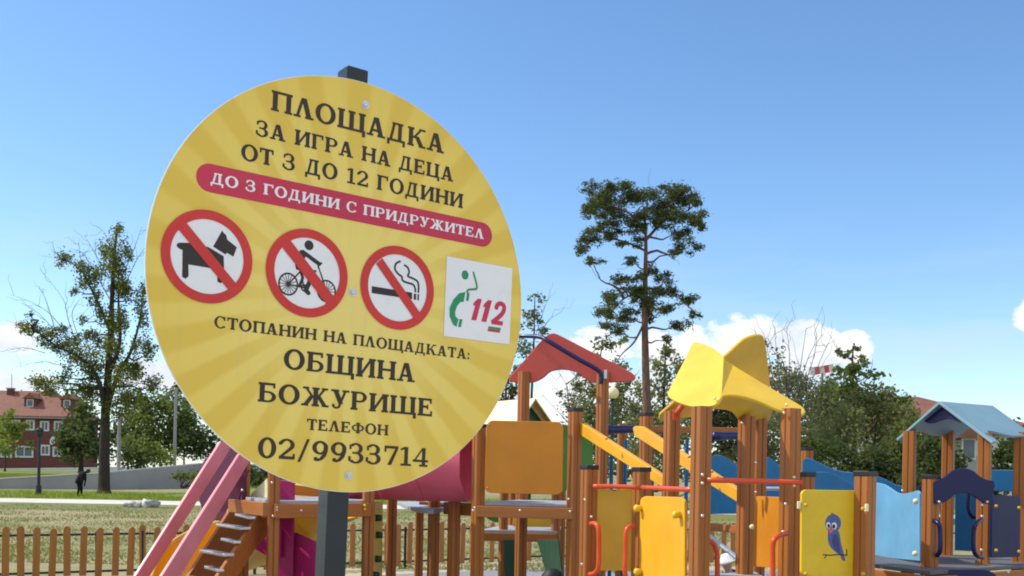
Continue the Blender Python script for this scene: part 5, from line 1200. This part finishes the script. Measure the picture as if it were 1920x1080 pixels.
# ------------------------------------------------------------------ rubble heap in the field
def build_rubble():
    d = 41.2; g = WG(265, d); rng = random.Random(4); grp = 'rubble lumps heaped in the field'
    for i, (px, py, s, mat, lab) in enumerate(((238, 954, .34, 'rock', 'lump of broken concrete at the left end of the rubble'), (249, 952, .40, 'rock', 'broken concrete lump second from the left in the rubble'), (258, 955, .32, 'coping', 'low pale lump in the middle of the rubble'),
                             (266, 951, .42, 'rock', 'lump of rubble beside the tilted white slab'), (275, 953, .50, 'coping', 'tilted white slab leaning in the rubble'), (286, 951, .58, 'concrete', 'dark grey block at the right end of the rubble'))):
        p = W(px, py, d); bm = bmesh.new(); bmesh.ops.create_icosphere(bm, subdivisions=2, radius=s*.55)
        for v in bm.verts:
            v.co *= rng.uniform(.78, 1.15); v.co.z *= .62
            if i == 4: v.co.x *= .45; v.co.z *= 1.5
        me = bpy.data.meshes.new('rubble_lump'); bm.to_mesh(me); bm.free(); me.materials.append(M[mat])
        o = bpy.data.objects.new('rubble_lump', me); COL.objects.link(o); o.location = (p.x, p.y, s*.22); o.rotation_euler = (0, .5 if i == 4 else 0, rng.random()*3)
        tag(o, lab, 'rubble', grp)
build_rubble()

# ------------------------------------------------------------------ people
def skin_body(name, joints, bones, mat, parent, sub=2):
    """one continuous body grown over a joint skeleton: joints {name: (co, radius)}"""
    names = list(joints); me = bpy.data.meshes.new(name); me.from_pydata([joints[n][0] for n in names], [(names.index(a), names.index(b)) for a, b in bones], []); me.update()
    o = bpy.data.objects.new(name, me); COL.objects.link(o)
    o.modifiers.new('skin', 'SKIN')
    for v, n in zip(me.skin_vertices[0].data, names):
        r = joints[n][1]; v.radius = r if isinstance(r, tuple) else (r, r); v.use_root = n == names[0]
    s = o.modifiers.new('sub', 'SUBSURF'); s.levels = sub; s.render_levels = sub
    dg = bpy.context.evaluated_depsgraph_get(); m2 = bpy.data.meshes.new_from_object(o.evaluated_get(dg)); bpy.data.objects.remove(o)
    m2.name = name; m2.materials.clear(); m2.materials.append(mat)
    m2.polygons.foreach_set('use_smooth', [True]*len(m2.polygons))
    q = bpy.data.objects.new(name, m2); COL.objects.link(q)
    if parent: q.parent = parent
    return q
def build_people():
    # bent-over person far left; local frame: x = the way they face (to the right), z up
    d = 53.0; g = WG(152, d)
    root = thing('person', 'person in dark clothes bending forward beside the big tree trunk', 'person', g)
    J = dict(pelvis=((-.10, 0, .80), .14), waist=((-.03, 0, .95), .15), chest=((.10, 0, 1.12), .165), neck=((.24, 0, 1.24), .06), head0=((.30, 0, 1.27), .085), head=((.37, 0, 1.27), .10), crown=((.42, 0, 1.30), .075))
    B = [('pelvis', 'waist'), ('waist', 'chest'), ('chest', 'neck'), ('neck', 'head0'), ('head0', 'head'), ('head', 'crown')]
    for s, k in ((1, 'l'), (-1, 'r')):
        st = .10*s
        J.update({k+'hip': ((-.08, .10*s, .74), .11), k+'knee': ((-.02 + st*.2, .10*s, .42), .075), k+'ankle': ((-.06 + st*.6, .10*s, .08), .05), k+'toe': ((.10 + st*.6, .11*s, .04), .045),
                  k+'sh': ((.12, .20*s, 1.12), .075), k+'elb': ((.14, .24*s, .86), .055), k+'wri': ((.13, .17*s, .66), .038), k+'hand': ((.13, .15*s, .58), .04), k+'fing': ((.12, .14*s, .51), .022)})
        B += [('pelvis', k+'hip'), (k+'hip', k+'knee'), (k+'knee', k+'ankle'), (k+'ankle', k+'toe'), ('chest', k+'sh'), (k+'sh', k+'elb'), (k+'elb', k+'wri'), (k+'wri', k+'hand'), (k+'hand', k+'fing')]
    skin_body('body', J, B, M['cloth'], root)
    mb = MB(); mb.ball((.36, 0, 1.315), .112, 10, (1.05, .95, .8)); mb.build('hair', M['hair'], root, smooth=True).matrix_parent_inverse = Matrix.Identity(4)
    mb = MB(); mb.tube([Vector((-.10, 0, .66)), Vector((-.06, 0, .84)), Vector((.02, 0, 1.0)), Vector((.11, 0, 1.13)), Vector((.19, 0, 1.2))], [.20, .19, .19, .205, .12], 14)
    o = mb.build('jacket', M['cloth'], root, smooth=True); o.matrix_parent_inverse = Matrix.Identity(4)
    mb = MB()
    for dx, dy, dz in ((.455, .035, 1.25), (.455, -.035, 1.25)): mb.ball((dx, dy, dz), .012, 5)
    mb.ball((.475, 0, 1.225), .02, 6); mb.ball((.44, 0, 1.26), .055, 8); o = mb.build('face', M['skin'], root, smooth=True); o.matrix_parent_inverse = Matrix.Identity(4)
    # crouching child with white sun hat, low behind the yellow tower
    d = 13.6; c = W(1362, 1050, d); g = Vector((c.x + .10, d, 0))
    root = thing('person', 'small child in navy jacket and white sun hat crouching behind the star roofed tower', 'person', g, math.radians(200))
    J = dict(pelvis=((-.04, 0, .15), .085), waist=((.0, 0, .24), .085), chest=((.05, 0, .34), .09), neck=((.085, 0, .405), .035), head0=((.095, 0, .44), .06), head=((.105, 0, .50), .075), crown=((.105, 0, .56), .055))
    B = [('pelvis', 'waist'), ('waist', 'chest'), ('chest', 'neck'), ('neck', 'head0'), ('head0', 'head'), ('head', 'crown')]
    for s, k in ((1, 'l'), (-1, 'r')):
        J.update({k+'hip': ((-.02, .06*s, .14), .06), k+'knee': ((.15, .09*s, .24), .05), k+'ankle': ((.08, .08*s, .04), .032), k+'toe': ((.17, .09*s, .025), .026),
                  k+'sh': ((.06, .10*s, .345), .045), k+'elb': ((.12, .14*s, .25), .034), k+'wri': ((.21, .10*s, .21), .024), k+'hand': ((.25, .085*s, .20), .024), k+'fing': ((.28, .075*s, .185), .012)})
        B += [('pelvis', k+'hip'), (k+'hip', k+'knee'), (k+'knee', k+'ankle'), (k+'ankle', k+'toe'), ('chest', k+'sh'), (k+'sh', k+'elb'), (k+'elb', k+'wri'), (k+'wri', k+'hand'), (k+'hand', k+'fing')]
    skin_body('body', J, B, M['skin'], root)
    I4 = Matrix.Identity(4)
    mb = MB(); mb.tube([Vector((-.05, 0, .12)), Vector((-.03, 0, .2)), Vector((.02, 0, .29)), Vector((.06, 0, .36)), Vector((.08, 0, .40))], [.115, .115, .11, .105, .055], 14)
    for s in (1, -1): mb.tube([Vector((.06, .09*s, .35)), Vector((.12, .14*s, .25)), Vector((.20, .105*s, .213))], [.06, .046, .034], 9)
    mb.build('jacket', M['navycloth'], root, smooth=True).matrix_parent_inverse = I4
    mb = MB()
    for s in (1, -1): mb.tube([Vector((-.02, .05*s, .14)), Vector((.15, .09*s, .245)), Vector((.085, .08*s, .06))], [.075, .062, .042], 9)
    mb.build('trousers', M['rubberblack'], root, smooth=True).matrix_parent_inverse = I4
    mb = MB(); mb.tube([Vector((.10, 0, .525)), Vector((.105, 0, .535)), Vector((.105, 0, .545)), Vector((.105, 0, .60)), Vector((.105, 0, .622))], [.125, .12, .088, .075, .03], 18); mb.build('sun_hat', M['hat'], root, smooth=True).matrix_parent_inverse = I4
    mb = MB()
    for s in (1, -1): mb.ball((.170, .026*s, .50), .008, 5)
    mb.build('eyes', M['hair'], root, smooth=True).matrix_parent_inverse = I4
build_people()
